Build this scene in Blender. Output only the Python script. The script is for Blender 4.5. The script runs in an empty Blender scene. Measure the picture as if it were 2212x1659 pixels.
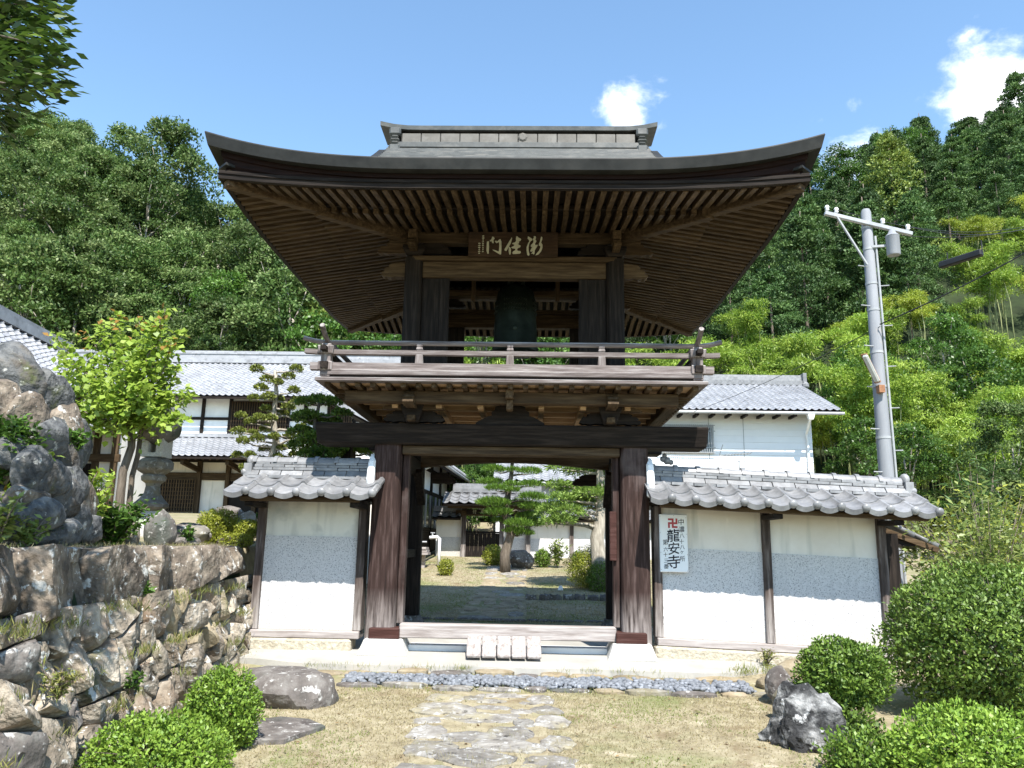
import bpy, bmesh, math, random
import numpy as np
from mathutils import Vector, Matrix, noise as mnoise
R = math.radians
rnd = random.Random(7)
rs = np.random.RandomState(7)
S = bpy.context.scene
COL = S.collection

# ------------------------------------------------------------------ camera, sky, sun, exposure
CAM = Vector((0.26, 0.0, 1.6)); FPX = 780.0
PITCH, YAW, ROLL = R(11.6), R(1.5), R(1.0)
fw = Vector((-math.sin(YAW)*math.cos(PITCH), math.cos(YAW)*math.cos(PITCH), math.sin(PITCH)))
r0 = Vector((math.cos(YAW), math.sin(YAW), 0)); u0 = r0.cross(fw)
RV = r0*math.cos(ROLL)+u0*math.sin(ROLL); UV = u0*math.cos(ROLL)-r0*math.sin(ROLL)
cd = bpy.data.cameras.new('camera'); cam = bpy.data.objects.new('camera', cd); COL.objects.link(cam)
cd.sensor_width = 36; cd.lens = 36*FPX/1024; cd.clip_start = .05; cd.clip_end = 2000
cam.matrix_world = Matrix(((RV.x, UV.x, -fw.x, CAM.x), (RV.y, UV.y, -fw.y, CAM.y), (RV.z, UV.z, -fw.z, CAM.z), (0, 0, 0, 1)))
S.camera = cam
def at(x, y, Y):
    """world point at depth Y under a point of the 2212 px wide photograph"""
    d = fw*FPX+RV*(x/2.16016-512)-UV*(y/2.16016-384)
    return CAM+d*((Y-CAM.y)/d.y)

SUND = Vector((0.17, -0.70, 1.0)).normalized()
sl = bpy.data.lights.new('sun', 'SUN'); sl.energy = 5.0; sl.angle = R(.5); sl.color = (1, .955, .88)
so = bpy.data.objects.new('sun', sl); COL.objects.link(so)
so.rotation_euler = (-SUND).to_track_quat('-Z', 'Y').to_euler(); so.location = (5, -12, 40)
S.view_settings.view_transform = 'Standard'; S.view_settings.look = 'None'
S.view_settings.gamma = 1; S.view_settings.use_curve_mapping = False
S.view_settings.exposure = 1.05
W = bpy.data.worlds.new('World'); S.world = W; W.use_nodes = True
def build_world():
    nt = W.node_tree; n = nt.nodes; L = nt.links; n.clear()
    out = n.new('ShaderNodeOutputWorld'); bg = n.new('ShaderNodeBackground'); L.new(bg.outputs[0], out.inputs[0])
    bg.inputs[1].default_value = .15
    sky = n.new('ShaderNodeTexSky'); sky.sky_type = 'NISHITA'; sky.sun_disc = False
    sky.sun_elevation = math.asin(SUND.z); sky.sun_rotation = math.atan2(SUND.x, SUND.y)
    sky.altitude = 200; sky.air_density = 1.08; sky.dust_density = .1; sky.ozone_density = 3.0
    tc = n.new('ShaderNodeTexCoord')
    nz = n.new('ShaderNodeTexNoise'); nz.inputs['Scale'].default_value = 13; nz.inputs['Detail'].default_value = 9
    nz.inputs['Roughness'].default_value = .58; nz.inputs['Distortion'].default_value = .25
    mp = n.new('ShaderNodeMapping'); mp.inputs['Scale'].default_value = (1, 1, 1.5)
    L.new(tc.outputs['Generated'], mp.inputs[0]); L.new(mp.outputs[0], nz.inputs['Vector'])
    # where cumulus stands in the sky: (direction, angular radius, strength)
    spots = [(at(1355, 235, 100), 4.6, .86), (at(1840, 228, 100), 1.6, .66), (at(2175, 215, 100), 6.6, 1.15), (at(1850, 335, 100), 4.6, .74),
             (at(1250, 330, 100), 2.0, .5), (Vector((70, -40, 45)), 14, 1), (Vector((-60, -70, 40)), 16, 1), (Vector((-90, 30, 60)), 8, .8), (Vector((40, -90, 50)), 12, .9)]
    acc = None
    for p, r, s in spots:
        d = (p-CAM).normalized() if p.y > 99 else p.normalized()
        dt = n.new('ShaderNodeVectorMath'); dt.operation = 'DISTANCE'; dt.inputs[1].default_value = d
        nv = n.new('ShaderNodeVectorMath'); nv.operation = 'NORMALIZE'; L.new(tc.outputs['Generated'], nv.inputs[0]); L.new(nv.outputs[0], dt.inputs[0])
        mr = n.new('ShaderNodeMapRange'); mr.interpolation_type = 'SMOOTHSTEP'
        mr.inputs[1].default_value = 0; mr.inputs[2].default_value = R(r); mr.inputs[3].default_value = s; mr.inputs[4].default_value = 0
        L.new(dt.outputs['Value'], mr.inputs[0])
        if acc is None: acc = mr.outputs[0]
        else:
            mx = n.new('ShaderNodeMath'); mx.operation = 'MAXIMUM'; L.new(acc, mx.inputs[0]); L.new(mr.outputs[0], mx.inputs[1]); acc = mx.outputs[0]
    ad = n.new('ShaderNodeMath'); ad.operation = 'MULTIPLY_ADD'; L.new(acc, ad.inputs[0]); ad.inputs[1].default_value = .42; L.new(nz.outputs['Fac'], ad.inputs[2])
    cr = n.new('ShaderNodeMapRange'); cr.interpolation_type = 'SMOOTHSTEP'; cr.inputs[1].default_value = .68; cr.inputs[2].default_value = 1.0
    L.new(ad.outputs[0], cr.inputs[0])
    mix = n.new('ShaderNodeMix'); mix.data_type = 'RGBA'; L.new(cr.outputs[0], mix.inputs['Factor'])
    wb = n.new('ShaderNodeMix'); wb.data_type = 'RGBA'; wb.blend_type = 'MULTIPLY'; wb.inputs['Factor'].default_value = 1; L.new(sky.outputs[0], wb.inputs[6]); wb.inputs[7].default_value = (1.0, 1.065, 1.01, 1)
    L.new(wb.outputs[2], mix.inputs[6]); mix.inputs[7].default_value = (7.4, 7.5, 7.8, 1)
    L.new(mix.outputs[2], bg.inputs[0])
build_world()

# ------------------------------------------------------------------ helpers
class MB:
    def __init__(s): s.v = []; s.f = []
    def add(s, vs, fs):
        o = len(s.v); s.v += [tuple(p) for p in vs]; s.f += [tuple(i+o for i in q) for q in fs]; return s
    def hexa(s, p):   # 8 points: bottom ring 0-3, top ring 4-7
        return s.add(p, [(3, 2, 1, 0), (4, 5, 6, 7), (0, 1, 5, 4), (1, 2, 6, 5), (2, 3, 7, 6), (3, 0, 4, 7)])
    def box(s, x0, x1, y0, y1, z0, z1):
        return s.hexa([(x0, y0, z0), (x1, y0, z0), (x1, y1, z0), (x0, y1, z0), (x0, y0, z1), (x1, y0, z1), (x1, y1, z1), (x0, y1, z1)])
    def frus(s, cx, cy, z0, z1, a0, b0, a1, b1):
        return s.hexa([(cx-a0, cy-b0, z0), (cx+a0, cy-b0, z0), (cx+a0, cy+b0, z0), (cx-a0, cy+b0, z0), (cx-a1, cy-b1, z1), (cx+a1, cy-b1, z1), (cx+a1, cy+b1, z1), (cx-a1, cy+b1, z1)])
    def bar(s, p0, p1, w, h, up=(0, 0, 1), w1=None, h1=None):
        p0 = Vector(p0); p1 = Vector(p1); d = (p1-p0).normalized(); r = d.cross(Vector(up))
        if r.length < 1e-4: r = d.cross(Vector((0, 1, 0)))
        r.normalize(); u = r.cross(d)
        w1 = w if w1 is None else w1; h1 = h if h1 is None else h1
        a = [p0+r*(i*w/2)+u*(j*h/2) for i, j in ((-1, -1), (1, -1), (1, 1), (-1, 1))]
        b = [p1+r*(i*w1/2)+u*(j*h1/2) for i, j in ((-1, -1), (1, -1), (1, 1), (-1, 1))]
        return s.hexa(a+b)
    def tube(s, pts, rad, n=8, cap=True):
        pts = [Vector(p) for p in pts]; m = len(pts)
        if not hasattr(rad, '__len__'): rad = [rad]*m
        vs = []; fs = []; ref = None
        for i, p in enumerate(pts):
            d = (pts[min(i+1, m-1)]-pts[max(i-1, 0)]).normalized()
            if ref is None: ref = d.orthogonal().normalized()
            r = (ref-d*ref.dot(d)).normalized(); ref = r; q = d.cross(r)
            vs += [p+(r*math.cos(2*math.pi*k/n)+q*math.sin(2*math.pi*k/n))*rad[i] for k in range(n)]
        for i in range(m-1):
            fs += [(i*n+k, i*n+(k+1) % n, (i+1)*n+(k+1) % n, (i+1)*n+k) for k in range(n)]
        if cap: fs += [tuple(range(n-1, -1, -1)), tuple((m-1)*n+k for k in range(n))]
        return s.add(vs, fs)
    def lathe(s, c, prof, n=20, sq=None):
        vs = []; fs = []; m = len(prof)
        for r, z in prof:
            for k in range(n):
                a = 2*math.pi*k/n; cx, sy = math.cos(a), math.sin(a)
                q = 1 if sq is None else (abs(cx)**sq+abs(sy)**sq)**(-1/sq)
                vs.append((c[0]+r*cx*q, c[1]+r*sy*q, c[2]+z))
        for i in range(m-1):
            fs += [(i*n+k, i*n+(k+1) % n, (i+1)*n+(k+1) % n, (i+1)*n+k) for k in range(n)]
        fs += [tuple(range(n-1, -1, -1)), tuple((m-1)*n+k for k in range(n))]
        return s.add(vs, fs)
    def prism(s, poly, off):
        off = Vector(off); n = len(poly); a = [Vector(p) for p in poly]
        return s.add(a+[p+off for p in a], [tuple(range(n)), tuple(range(2*n-1, n-1, -1))]+[(i, i+n, (i+1) % n+n, (i+1) % n) for i in range(n)])
    def grid(s, P):
        nu = len(P); nv = len(P[0])
        return s.add([p for row in P for p in row], [(i*nv+j, (i+1)*nv+j, (i+1)*nv+j+1, i*nv+j+1) for i in range(nu-1) for j in range(nv-1)])
    def ball(s, c, r, n=8, m=5, sc=(1, 1, 1)):
        vs = []; fs = []
        for i in range(m+1):
            t = math.pi*i/m
            for k in range(n):
                a = 2*math.pi*k/n
                vs.append((c[0]+r*sc[0]*math.sin(t)*math.cos(a), c[1]+r*sc[1]*math.sin(t)*math.sin(a), c[2]+r*sc[2]*math.cos(t)))
        for i in range(m): fs += [(i*n+k, (i+1)*n+k, (i+1)*n+(k+1) % n, i*n+(k+1) % n) for k in range(n)]
        return s.add(vs, fs)

ROOT = {}
def tag(o, label=None, cat=None, group=None, kind=None):
    if label: o['label'] = label
    if cat: o['category'] = cat
    if group: o['group'] = group
    if kind: o['kind'] = kind
    return o
def thing(name, label, cat, loc=(0, 0, 0), group=None, rz=0):
    o = bpy.data.objects.new(name, None); COL.objects.link(o); o.location = loc; o.rotation_euler = (0, 0, rz)
    o.empty_display_size = .2; ROOT[o] = Vector(loc); return tag(o, label, cat, group)
def base(p):
    while p.parent is not None: p = p.parent
    return ROOT.get(p, Vector((0, 0, 0)))
def mesh_of(name, mb, mat, off=(0, 0, 0), smooth=False):
    me = bpy.data.meshes.new(name); ox, oy, oz = off
    me.from_pydata([(x-ox, y-oy, z-oz) for x, y, z in mb.v], [], mb.f)
    if mat: me.materials.append(mat)
    bm = bmesh.new(); bm.from_mesh(me); bmesh.ops.recalc_face_normals(bm, faces=bm.faces); bm.to_mesh(me); bm.free()
    if smooth: me.polygons.foreach_set('use_smooth', [True]*len(me.polygons))
    me.update(); return me
def link(name, me, parent=None):
    o = bpy.data.objects.new(name, me); COL.objects.link(o)
    if parent is not None: o.parent = parent
    return o
def part(name, mb, mat, parent, smooth=False, bevel=0, auto=False, label=None, kind=None):
    o = link(name, mesh_of(name, mb, mat, base(parent), smooth), parent)
    if bevel: fin(o, bevel)
    if auto: o.data.set_sharp_from_angle(angle=R(35))
    return tag(o, label, kind=kind)
def single(name, mb, mat, label, cat, loc, smooth=False, bevel=0, group=None, kind=None):
    o = link(name, mesh_of(name, mb, mat, loc, smooth)); o.location = loc; ROOT[o] = Vector(loc)
    if bevel: fin(o, bevel)
    return tag(o, label, cat, group, kind)
def structure(name, mb, mat, smooth=False):
    o = link(name, mesh_of(name, mb, mat, (0, 0, 0), smooth)); o['kind'] = 'structure'; ROOT[o] = Vector((0, 0, 0)); return o
def fin(o, w):
    b = o.modifiers.new('bevel', 'BEVEL'); b.width = w; b.segments = 1; b.limit_method = 'ANGLE'; b.angle_limit = R(40)
def copy_to(o, parent, loc, rz=0, sc=1):
    c = o.copy(); COL.objects.link(c); c.parent = parent; c.location = loc; c.rotation_euler = (0, 0, rz); c.scale = (sc, sc, sc); return c

# ------------------------------------------------------------------ materials
def mk(name, cols, scale=4, stretch=(1, 1, 1), rough=.75, bump=.3, bscale=None, blot=None, rand=0, spec=.3, spots=None, dist=.02, metal=0, detail=6, wear=None, foot=None, streak=None):
    m = bpy.data.materials.new(name); m.use_nodes = True; nt = m.node_tree; n = nt.nodes; L = nt.links
    b = n['Principled BSDF']; b.inputs['Roughness'].default_value = rough; b.inputs['Specular IOR Level'].default_value = spec; b.inputs['Metallic'].default_value = metal
    tc = n.new('ShaderNodeTexCoord'); mp = n.new('ShaderNodeMapping'); mp.inputs['Scale'].default_value = stretch
    vec = tc.outputs['Object']
    oi = n.new('ShaderNodeObjectInfo')
    va = n.new('ShaderNodeVectorMath'); va.operation = 'MULTIPLY_ADD'
    L.new(oi.outputs['Random'], va.inputs[0]); va.inputs[1].default_value = (13, 7, 5); L.new(vec, va.inputs[2])
    L.new(va.outputs[0], mp.inputs[0])
    nz = n.new('ShaderNodeTexNoise'); nz.inputs['Scale'].default_value = scale; nz.inputs['Detail'].default_value = detail; nz.inputs['Roughness'].default_value = .62
    L.new(mp.outputs[0], nz.inputs['Vector'])
    cr = n.new('ShaderNodeValToRGB'); L.new(nz.outputs['Fac'], cr.inputs[0]); el = cr.color_ramp.elements
    while len(el) < len(cols): el.new(.5)
    for e, (p, c) in zip(el, cols): e.position = p; e.color = (*c, 1)
    col = cr.outputs[0]
    def mixc(fac, c, blend='MIX'):
        nonlocal col
        mx = n.new('ShaderNodeMix'); mx.data_type = 'RGBA'; mx.blend_type = blend
        L.new(fac, mx.inputs['Factor']); L.new(col, mx.inputs[6]); mx.inputs[7].default_value = (*c, 1); col = mx.outputs[2]
    def thr(src, a, bb):
        r = n.new('ShaderNodeMapRange'); r.inputs[1].default_value = a; r.inputs[2].default_value = bb; L.new(src, r.inputs[0]); return r.outputs[0]
    if blot:      # (scale, lo, hi, colour): broad stains
        for (sc, a, bb, c) in (blot if isinstance(blot, list) else [blot]):
            z2 = n.new('ShaderNodeTexNoise'); z2.inputs['Scale'].default_value = sc; z2.inputs['Detail'].default_value = 5; z2.inputs['Roughness'].default_value = .6
            L.new(va.outputs[0], z2.inputs['Vector']); mixc(thr(z2.outputs['Fac'], a, bb), c)
    if spots:     # (scale, radius, colour): lichen, speckle
        for (sc, rr, c) in (spots if isinstance(spots, list) else [spots]):
            vo = n.new('ShaderNodeTexVoronoi'); vo.inputs['Scale'].default_value = sc
            L.new(va.outputs[0], vo.inputs['Vector']); mixc(thr(vo.outputs['Distance'], rr, rr*.55), c)
    if rand:
        mr = n.new('ShaderNodeMapRange'); mr.inputs[3].default_value = 1-rand; mr.inputs[4].default_value = 1+rand; L.new(oi.outputs['Random'], mr.inputs[0])
        hs = n.new('ShaderNodeHueSaturation'); L.new(mr.outputs[0], hs.inputs['Value']); L.new(col, hs.inputs['Color']); col = hs.outputs[0]
    if streak:    # (scale across, lo, hi, colour): runs of rain dirt down a wall
        ms = n.new('ShaderNodeMapping'); ms.inputs['Scale'].default_value = (1, 1, .12); L.new(va.outputs[0], ms.inputs[0])
        zs = n.new('ShaderNodeTexNoise'); zs.inputs['Scale'].default_value = streak[0]; zs.inputs['Detail'].default_value = 6; L.new(ms.outputs[0], zs.inputs['Vector']); mixc(thr(zs.outputs['Fac'], streak[1], streak[2]), streak[3])
    if foot:      # (height it starts, height it is full, colour): bleaching and splash dirt near the ground, broken up by the grain
        sz = n.new('ShaderNodeSeparateXYZ'); L.new(vec, sz.inputs[0]); mm = n.new('ShaderNodeMath'); mm.operation = 'MULTIPLY'
        L.new(thr(sz.outputs[2], foot[0], foot[1]), mm.inputs[0]); L.new(thr(nz.outputs['Fac'], .30, .62), mm.inputs[1]); mixc(mm.outputs[0], foot[2])
    if wear:      # weathered upward faces: grime and bleaching on top of a timber
        ge = n.new('ShaderNodeNewGeometry'); sx = n.new('ShaderNodeSeparateXYZ'); L.new(ge.outputs['Normal'], sx.inputs[0])
        mu = n.new('ShaderNodeMath'); mu.operation = 'MULTIPLY'; L.new(thr(sx.outputs[2], .3, .9), mu.inputs[0]); L.new(thr(nz.outputs['Fac'], .3, .6), mu.inputs[1])
        mixc(mu.outputs[0], wear)
    L.new(col, b.inputs['Base Color'])
    if bump:
        bp = n.new('ShaderNodeBump'); bp.inputs['Strength'].default_value = bump; bp.inputs['Distance'].default_value = dist
        if bscale:
            z3 = n.new('ShaderNodeTexNoise'); z3.inputs['Scale'].default_value = bscale; z3.inputs['Detail'].default_value = 6; L.new(mp.outputs[0], z3.inputs['Vector']); L.new(z3.outputs['Fac'], bp.inputs['Height'])
        else: L.new(nz.outputs['Fac'], bp.inputs['Height'])
        L.new(bp.outputs[0], b.inputs['Normal'])
    return m
def leafmat(name, cols, trans=.3, rough=.4, spec=.4, rand=.12):
    m = bpy.data.materials.new(name); m.use_nodes = True; nt = m.node_tree; n = nt.nodes; L = nt.links
    b = n['Principled BSDF']; b.inputs['Roughness'].default_value = rough; b.inputs['Specular IOR Level'].default_value = spec
    at_ = n.new('ShaderNodeAttribute'); at_.attribute_name = 'tint'
    cr = n.new('ShaderNodeValToRGB'); L.new(at_.outputs['Fac'], cr.inputs[0]); el = cr.color_ramp.elements
    while len(el) < len(cols): el.new(.5)
    for e, (p, c) in zip(el, cols): e.position = p; e.color = (*c, 1)
    oi = n.new('ShaderNodeObjectInfo'); mr = n.new('ShaderNodeMapRange'); mr.inputs[3].default_value = 1-rand; mr.inputs[4].default_value = 1+rand; L.new(oi.outputs['Random'], mr.inputs[0])
    hs = n.new('ShaderNodeHueSaturation'); L.new(mr.outputs[0], hs.inputs['Value']); L.new(cr.outputs[0], hs.inputs['Color'])
    L.new(hs.outputs[0], b.inputs['Base Color'])
    tr = n.new('ShaderNodeBsdfTranslucent'); L.new(hs.outputs[0], tr.inputs[0]); mx = n.new('ShaderNodeMixShader'); mx.inputs[0].default_value = trans
    L.new(b.outputs[0], mx.inputs[1]); L.new(tr.outputs[0], mx.inputs[2]); L.new(mx.outputs[0], n['Material Output'].inputs[0])
    return m
def wood(name, a, b_, c, axis, rough=.7, bump=.5, **k):
    st = {'x': (.7, 9, 9), 'y': (9, .7, 9), 'z': (9, 9, .7)}[axis]
    return mk(name, [(.25, a), (.5, b_), (.78, c)], scale=3.2, stretch=st, rough=rough, bump=bump, dist=.012, spec=.12, **k)
M = {}
for ax in 'xyz':
    M['dark_'+ax] = wood('dark_timber_'+ax, (.006, .005, .0045), (.016, .012, .010), (.042, .032, .026), ax)
    M['brown_'+ax] = wood('brown_timber_'+ax, (.024, .015, .009), (.066, .043, .024), (.14, .098, .058), ax, rand=.25)
    M['rail_'+ax] = wood('rail_timber_'+ax, (.06, .046, .043), (.155, .130, .124), (.31, .285, .278), ax, wear=(.5, .48, .47), rand=.18)
    M['grey_'+ax] = wood('grey_timber_'+ax, (.17, .14, .125), (.33, .295, .28), (.5, .47, .45), ax)
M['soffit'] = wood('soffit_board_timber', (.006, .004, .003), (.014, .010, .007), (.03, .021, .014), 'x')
M['joist'] = wood('bounce_lit_timber', (.20, .125, .068), (.38, .25, .14), (.55, .39, .24), 'x', rand=.25)  # light bounced up from the ground is put into this paler colour
M['pillar'] = wood('pillar_timber', (.012, .008, .007), (.036, .021, .018), (.10, .070, .064), 'z', blot=[(1.1, .6, .85, (.13, .105, .10))], foot=(.75, .14, (.36, .32, .30)))
M['ridge_metal'] = mk('ridge_copper', [(.3, (.05, .053, .052)), (.7, (.095, .10, .097))], scale=6, rough=.5, bump=.08, spec=.4, blot=(3, .5, .7, (.13, .125, .115)))
M['ridge_panel'] = mk('ridge_panel', [(.3, (.09, .082, .07)), (.7, (.15, .14, .125))], scale=5, rough=.5, bump=.05, blot=(3, .55, .75, (.2, .19, .175)))
M['post'] = wood('weathered_post', (.03, .022, .019), (.08, .06, .052), (.24, .205, .19), 'z', blot=(1.3, .5, .75, (.022, .018, .016)), foot=(.8, .2, (.36, .33, .31)))
M['red'] = wood('red_timber', (.03, .014, .011), (.055, .024, .020), (.10, .055, .048), 'x', rough=.5)
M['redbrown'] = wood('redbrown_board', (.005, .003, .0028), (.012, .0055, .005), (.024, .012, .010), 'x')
M['plaster'] = mk('cream_plaster', [(.3, (.69, .63, .56)), (.7, (.80, .75, .69))], scale=2, rough=.9, bump=.08, blot=(.8, .6, .85, (.5, .5, .48)), streak=(7, .56, .8, (.50, .48, .43)))
M['plaster_stain'] = mk('stained_plaster', [(.3, (.66, .63, .56)), (.7, (.76, .74, .68))], scale=2, rough=.9, bump=.08, blot=(1.4, .48, .66, (.36, .37, .36)), streak=(6, .55, .8, (.45, .44, .41)))
M['white'] = mk('white_plaster', [(.3, (.74, .74, .74)), (.7, (.84, .84, .84))], scale=3, rough=.85, bump=.04)
M['granite'] = mk('granite_panel', [(.3, (.50, .485, .485)), (.7, (.62, .605, .605))], scale=30, rough=.8, bump=.15, streak=(5, .56, .85, (.44, .43, .43)), foot=(.42, .2, (.42, .39, .34)), spots=[(38, .3, (.22, .225, .23)), (60, .32, (.19, .20, .21)), (95, .28, (.62, .62, .62))])
M['granite_block'] = mk('granite_block', [(.3, (.42, .41, .39)), (.7, (.62, .61, .58))], scale=40, rough=.85, bump=.5, spots=[(80, .3, (.25, .25, .25))])
M['base_stone'] = mk('rough_stone', [(.25, (.26, .23, .17)), (.5, (.40, .36, .28)), (.8, (.55, .51, .43))], scale=14, rough=.9, bump=.8, bscale=25, dist=.03)
M['concrete'] = mk('concrete', [(.3, (.27, .26, .235)), (.7, (.40, .385, .35))], scale=2.2, rough=.9, bump=.12, bscale=30, blot=(.9, .5, .8, (.36, .33, .29)))
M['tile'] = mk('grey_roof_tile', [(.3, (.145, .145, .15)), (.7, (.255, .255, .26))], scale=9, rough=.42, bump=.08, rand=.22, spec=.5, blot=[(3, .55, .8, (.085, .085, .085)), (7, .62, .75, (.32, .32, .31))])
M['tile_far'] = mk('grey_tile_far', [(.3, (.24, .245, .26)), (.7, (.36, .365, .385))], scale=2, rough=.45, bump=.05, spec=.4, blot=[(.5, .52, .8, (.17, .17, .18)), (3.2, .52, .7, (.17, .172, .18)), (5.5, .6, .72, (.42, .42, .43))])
M['copper'] = mk('copper_roofing', [(.3, (.014, .0145, .0145)), (.7, (.028, .029, .0285))], scale=5, rough=.6, bump=.1, spec=.2, blot=(2, .5, .75, (.042, .041, .039)))
M['bronze'] = mk('bell_bronze', [(.3, (.012, .018, .015)), (.7, (.03, .042, .034))], scale=6, rough=.5, bump=.2, metal=.6)
M['plaque'] = wood('plaque_board', (.022, .014, .009), (.05, .030, .019), (.09, .058, .038), 'x', blot=(3, .5, .7, (.03, .02, .014)))
M['gold'] = mk('pale_lettering', [(.3, (.42, .41, .30)), (.7, (.55, .54, .42))], scale=20, rough=.6, bump=.1)
M['sign'] = mk('sign_paint', [(.3, (.76, .76, .77)), (.7, (.82, .82, .83))], scale=3, rough=.4, bump=.02, spots=(5, .05, (.6, .58, .55)))
M['ink'] = mk('black_ink', [(.3, (.012, .012, .016)), (.7, (.02, .02, .035))], scale=3, rough=.6, bump=0)
M['manji'] = mk('red_paint', [(.3, (.36, .045, .055)), (.7, (.42, .07, .08))], scale=8, rough=.6, bump=0)
LI = lambda c: [(7, .60, .66, c), (19, .62, .68, c)]
STL = None
M['wallstone'] = mk('lichened_stone', [(.22, (.07, .058, .043)), (.42, (.215, .18, .14)), (.6, (.345, .30, .24)), (.85, (.52, .48, .42))], scale=5.5, rough=.92, bump=1.0, bscale=14, dist=.05, rand=.28,
                    blot=[(2.1, .52, .66, (.20, .145, .10)), (2.9, .55, .68, (.06, .05, .038)), (9, .6, .74, (.08, .068, .05)), (1.7, .58, .70, (.11, .11, .045)), (1.3, .56, .7, (.40, .335, .235))]+LI((.62, .61, .58)))
M['capstone'] = mk('dark_cap_stone', [(.25, (.038, .031, .025)), (.46, (.14, .113, .088)), (.64, (.28, .235, .185)), (.85, (.50, .475, .43))], scale=4.5, rough=.92, bump=1.0, bscale=12, dist=.05, rand=.2, blot=[(2, .48, .66, (.045, .038, .032)), (4, .55, .7, (.13, .10, .07))]+LI((.5, .49, .46)))
M['boulder'] = mk('purple_grey_stone', [(.25, (.055, .05, .046)), (.5, (.125, .11, .10)), (.8, (.25, .238, .22))], scale=6, rough=.9, bump=.7, bscale=16, dist=.03, blot=[(1.6, .52, .7, (.085, .095, .08)), (5, .58, .7, (.06, .05, .046))]+LI((.42, .41, .39)))
M['jagged'] = mk('jagged_limestone', [(.36, (.018, .018, .018)), (.5, (.12, .12, .117)), (.68, (.42, .415, .40))], scale=6, rough=.92, bump=1.0, bscale=13, dist=.08, blot=[(5, .5, .6, (.03, .03, .03)), (8, .6, .68, (.5, .5, .49))])  # black ramp end and dark blotches paint the shade of deep holes
M['outcrop'] = mk('dark_outcrop_rock', [(.28, (.02, .021, .023)), (.48, (.085, .088, .09)), (.66, (.19, .19, .185)), (.85, (.40, .395, .375))], scale=6, rough=.92, bump=1.0, bscale=12, dist=.06, rand=.3, blot=[(3, .52, .66, (.07, .058, .045)), (4.5, .58, .7, (.065, .075, .03)), (9, .62, .7, (.48, .475, .45))])
M['yellowstone'] = mk('tan_stone', [(.25, (.15, .115, .068)), (.5, (.27, .22, .145)), (.8, (.38, .34, .26))], scale=6, rough=.92, bump=.7, bscale=18, dist=.03, rand=.2, blot=(3, .55, .7, (.13, .095, .06)))
M['flag'] = mk('flagstone', [(.25, (.09, .083, .072)), (.5, (.19, .175, .155)), (.8, (.33, .32, .295))], scale=6, rough=.92, bump=.7, bscale=20, dist=.02, rand=.25, blot=[(2.5, .5, .68, (.25, .22, .14)), (14, .56, .66, (.36, .355, .34)), (9, .6, .7, (.05, .046, .042))])
M['pebble'] = mk('blue_grey_pebble', [(.3, (.10, .11, .125)), (.7, (.21, .222, .245))], scale=9, rough=.6, bump=.1, blot=(14, .55, .72, (.34, .36, .40)))
M['ground'] = mk('dry_lawn_soil', [(.25, (.16, .13, .08)), (.5, (.27, .23, .145)), (.8, (.40, .355, .25))], scale=7, rough=.95, bump=.6, bscale=40, dist=.02, blot=[(.7, .5, .66, (.17, .18, .075)), (1.9, .55, .7, (.17, .125, .07)), (3.1, .6, .72, (.44, .38, .28))])
M['hill'] = mk('forest_floor', [(.3, (.012, .018, .007)), (.7, (.032, .05, .016))], scale=1, rough=.95, bump=.2)
M['bark'] = mk('bark', [(.3, (.07, .055, .042)), (.7, (.20, .165, .13))], scale=5, stretch=(5, 5, .8), rough=.9, bump=.8, dist=.03)
M['palebark'] = mk('pale_bark', [(.3, (.20, .175, .14)), (.7, (.46, .42, .35))], scale=5, stretch=(4, 4, .8), rough=.9, bump=.8, dist=.03)
M['pole'] = mk('pole_concrete', [(.3, (.20, .21, .23)), (.7, (.28, .29, .31))], scale=2, stretch=(3, 3, .4), rough=.7, bump=.05, blot=(1.2, .66, .8, (.38, .3, .25)))
M['steel'] = mk('galvanised_steel', [(.3, (.26, .27, .28)), (.7, (.38, .39, .40))], scale=6, rough=.45, bump=.02, spec=.5)
M['rust'] = mk('rusted_steel', [(.3, (.20, .09, .045)), (.7, (.38, .2, .11))], scale=9, rough=.8, bump=.2)
M['black'] = mk('black_sheath', [(.3, (.012, .012, .013)), (.7, (.022, .022, .024))], scale=5, rough=.5, bump=0)
M['glass'] = mk('dark_pane', [(.3, (.03, .035, .04)), (.7, (.05, .055, .06))], scale=2, rough=.1, bump=0, spec=.8)
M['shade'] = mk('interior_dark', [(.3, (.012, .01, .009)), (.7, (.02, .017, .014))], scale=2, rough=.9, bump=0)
M['lamp'] = mk('lamp_cover', [(.3, (.5, .5, .47)), (.7, (.6, .6, .57))], scale=4, rough=.35, bump=0)
M['siding'] = mk('white_siding', [(.3, (.72, .73, .75)), (.7, (.78, .79, .81))], scale=1.5, rough=.6, bump=.02)
M['pipe'] = mk('white_pipe', [(.3, (.74, .74, .74)), (.7, (.8, .8, .8))], scale=3, rough=.4, bump=0)
G = lambda *c: list(c)
M['l_box'] = leafmat('box_leaf', [(0, (0.042, 0.084, 0.012)), (.5, (0.108, 0.186, 0.024)), (1, (0.216, 0.318, 0.054))], trans=.16, rough=.45, spec=.35)
M['l_box_bright'] = leafmat('bright_box_leaf', [(0, (0.072, 0.143, 0.015)), (.5, (0.160, 0.264, 0.031)), (1, (0.275, 0.385, 0.066))], trans=.18, rough=.45, spec=.35)
M['l_hedge'] = leafmat('hedge_leaf', [(0, (0.039, 0.072, 0.013)), (.55, (0.111, 0.182, 0.029)), (1, (0.247, 0.351, 0.065))], trans=.16, rough=.45, spec=.35)
M['l_yellow'] = leafmat('yellow_green_leaf', [(0, (.13, .16, .016)), (.5, (.24, .27, .03)), (1, (.34, .36, .06))], trans=.25)
M['l_maple'] = leafmat('young_maple_leaf', [(0, (.16, .27, .03)), (.55, (.31, .43, .06)), (.96, (.42, .53, .11)), (1, (.36, .20, .05))], trans=.45, rough=.45)
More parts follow.
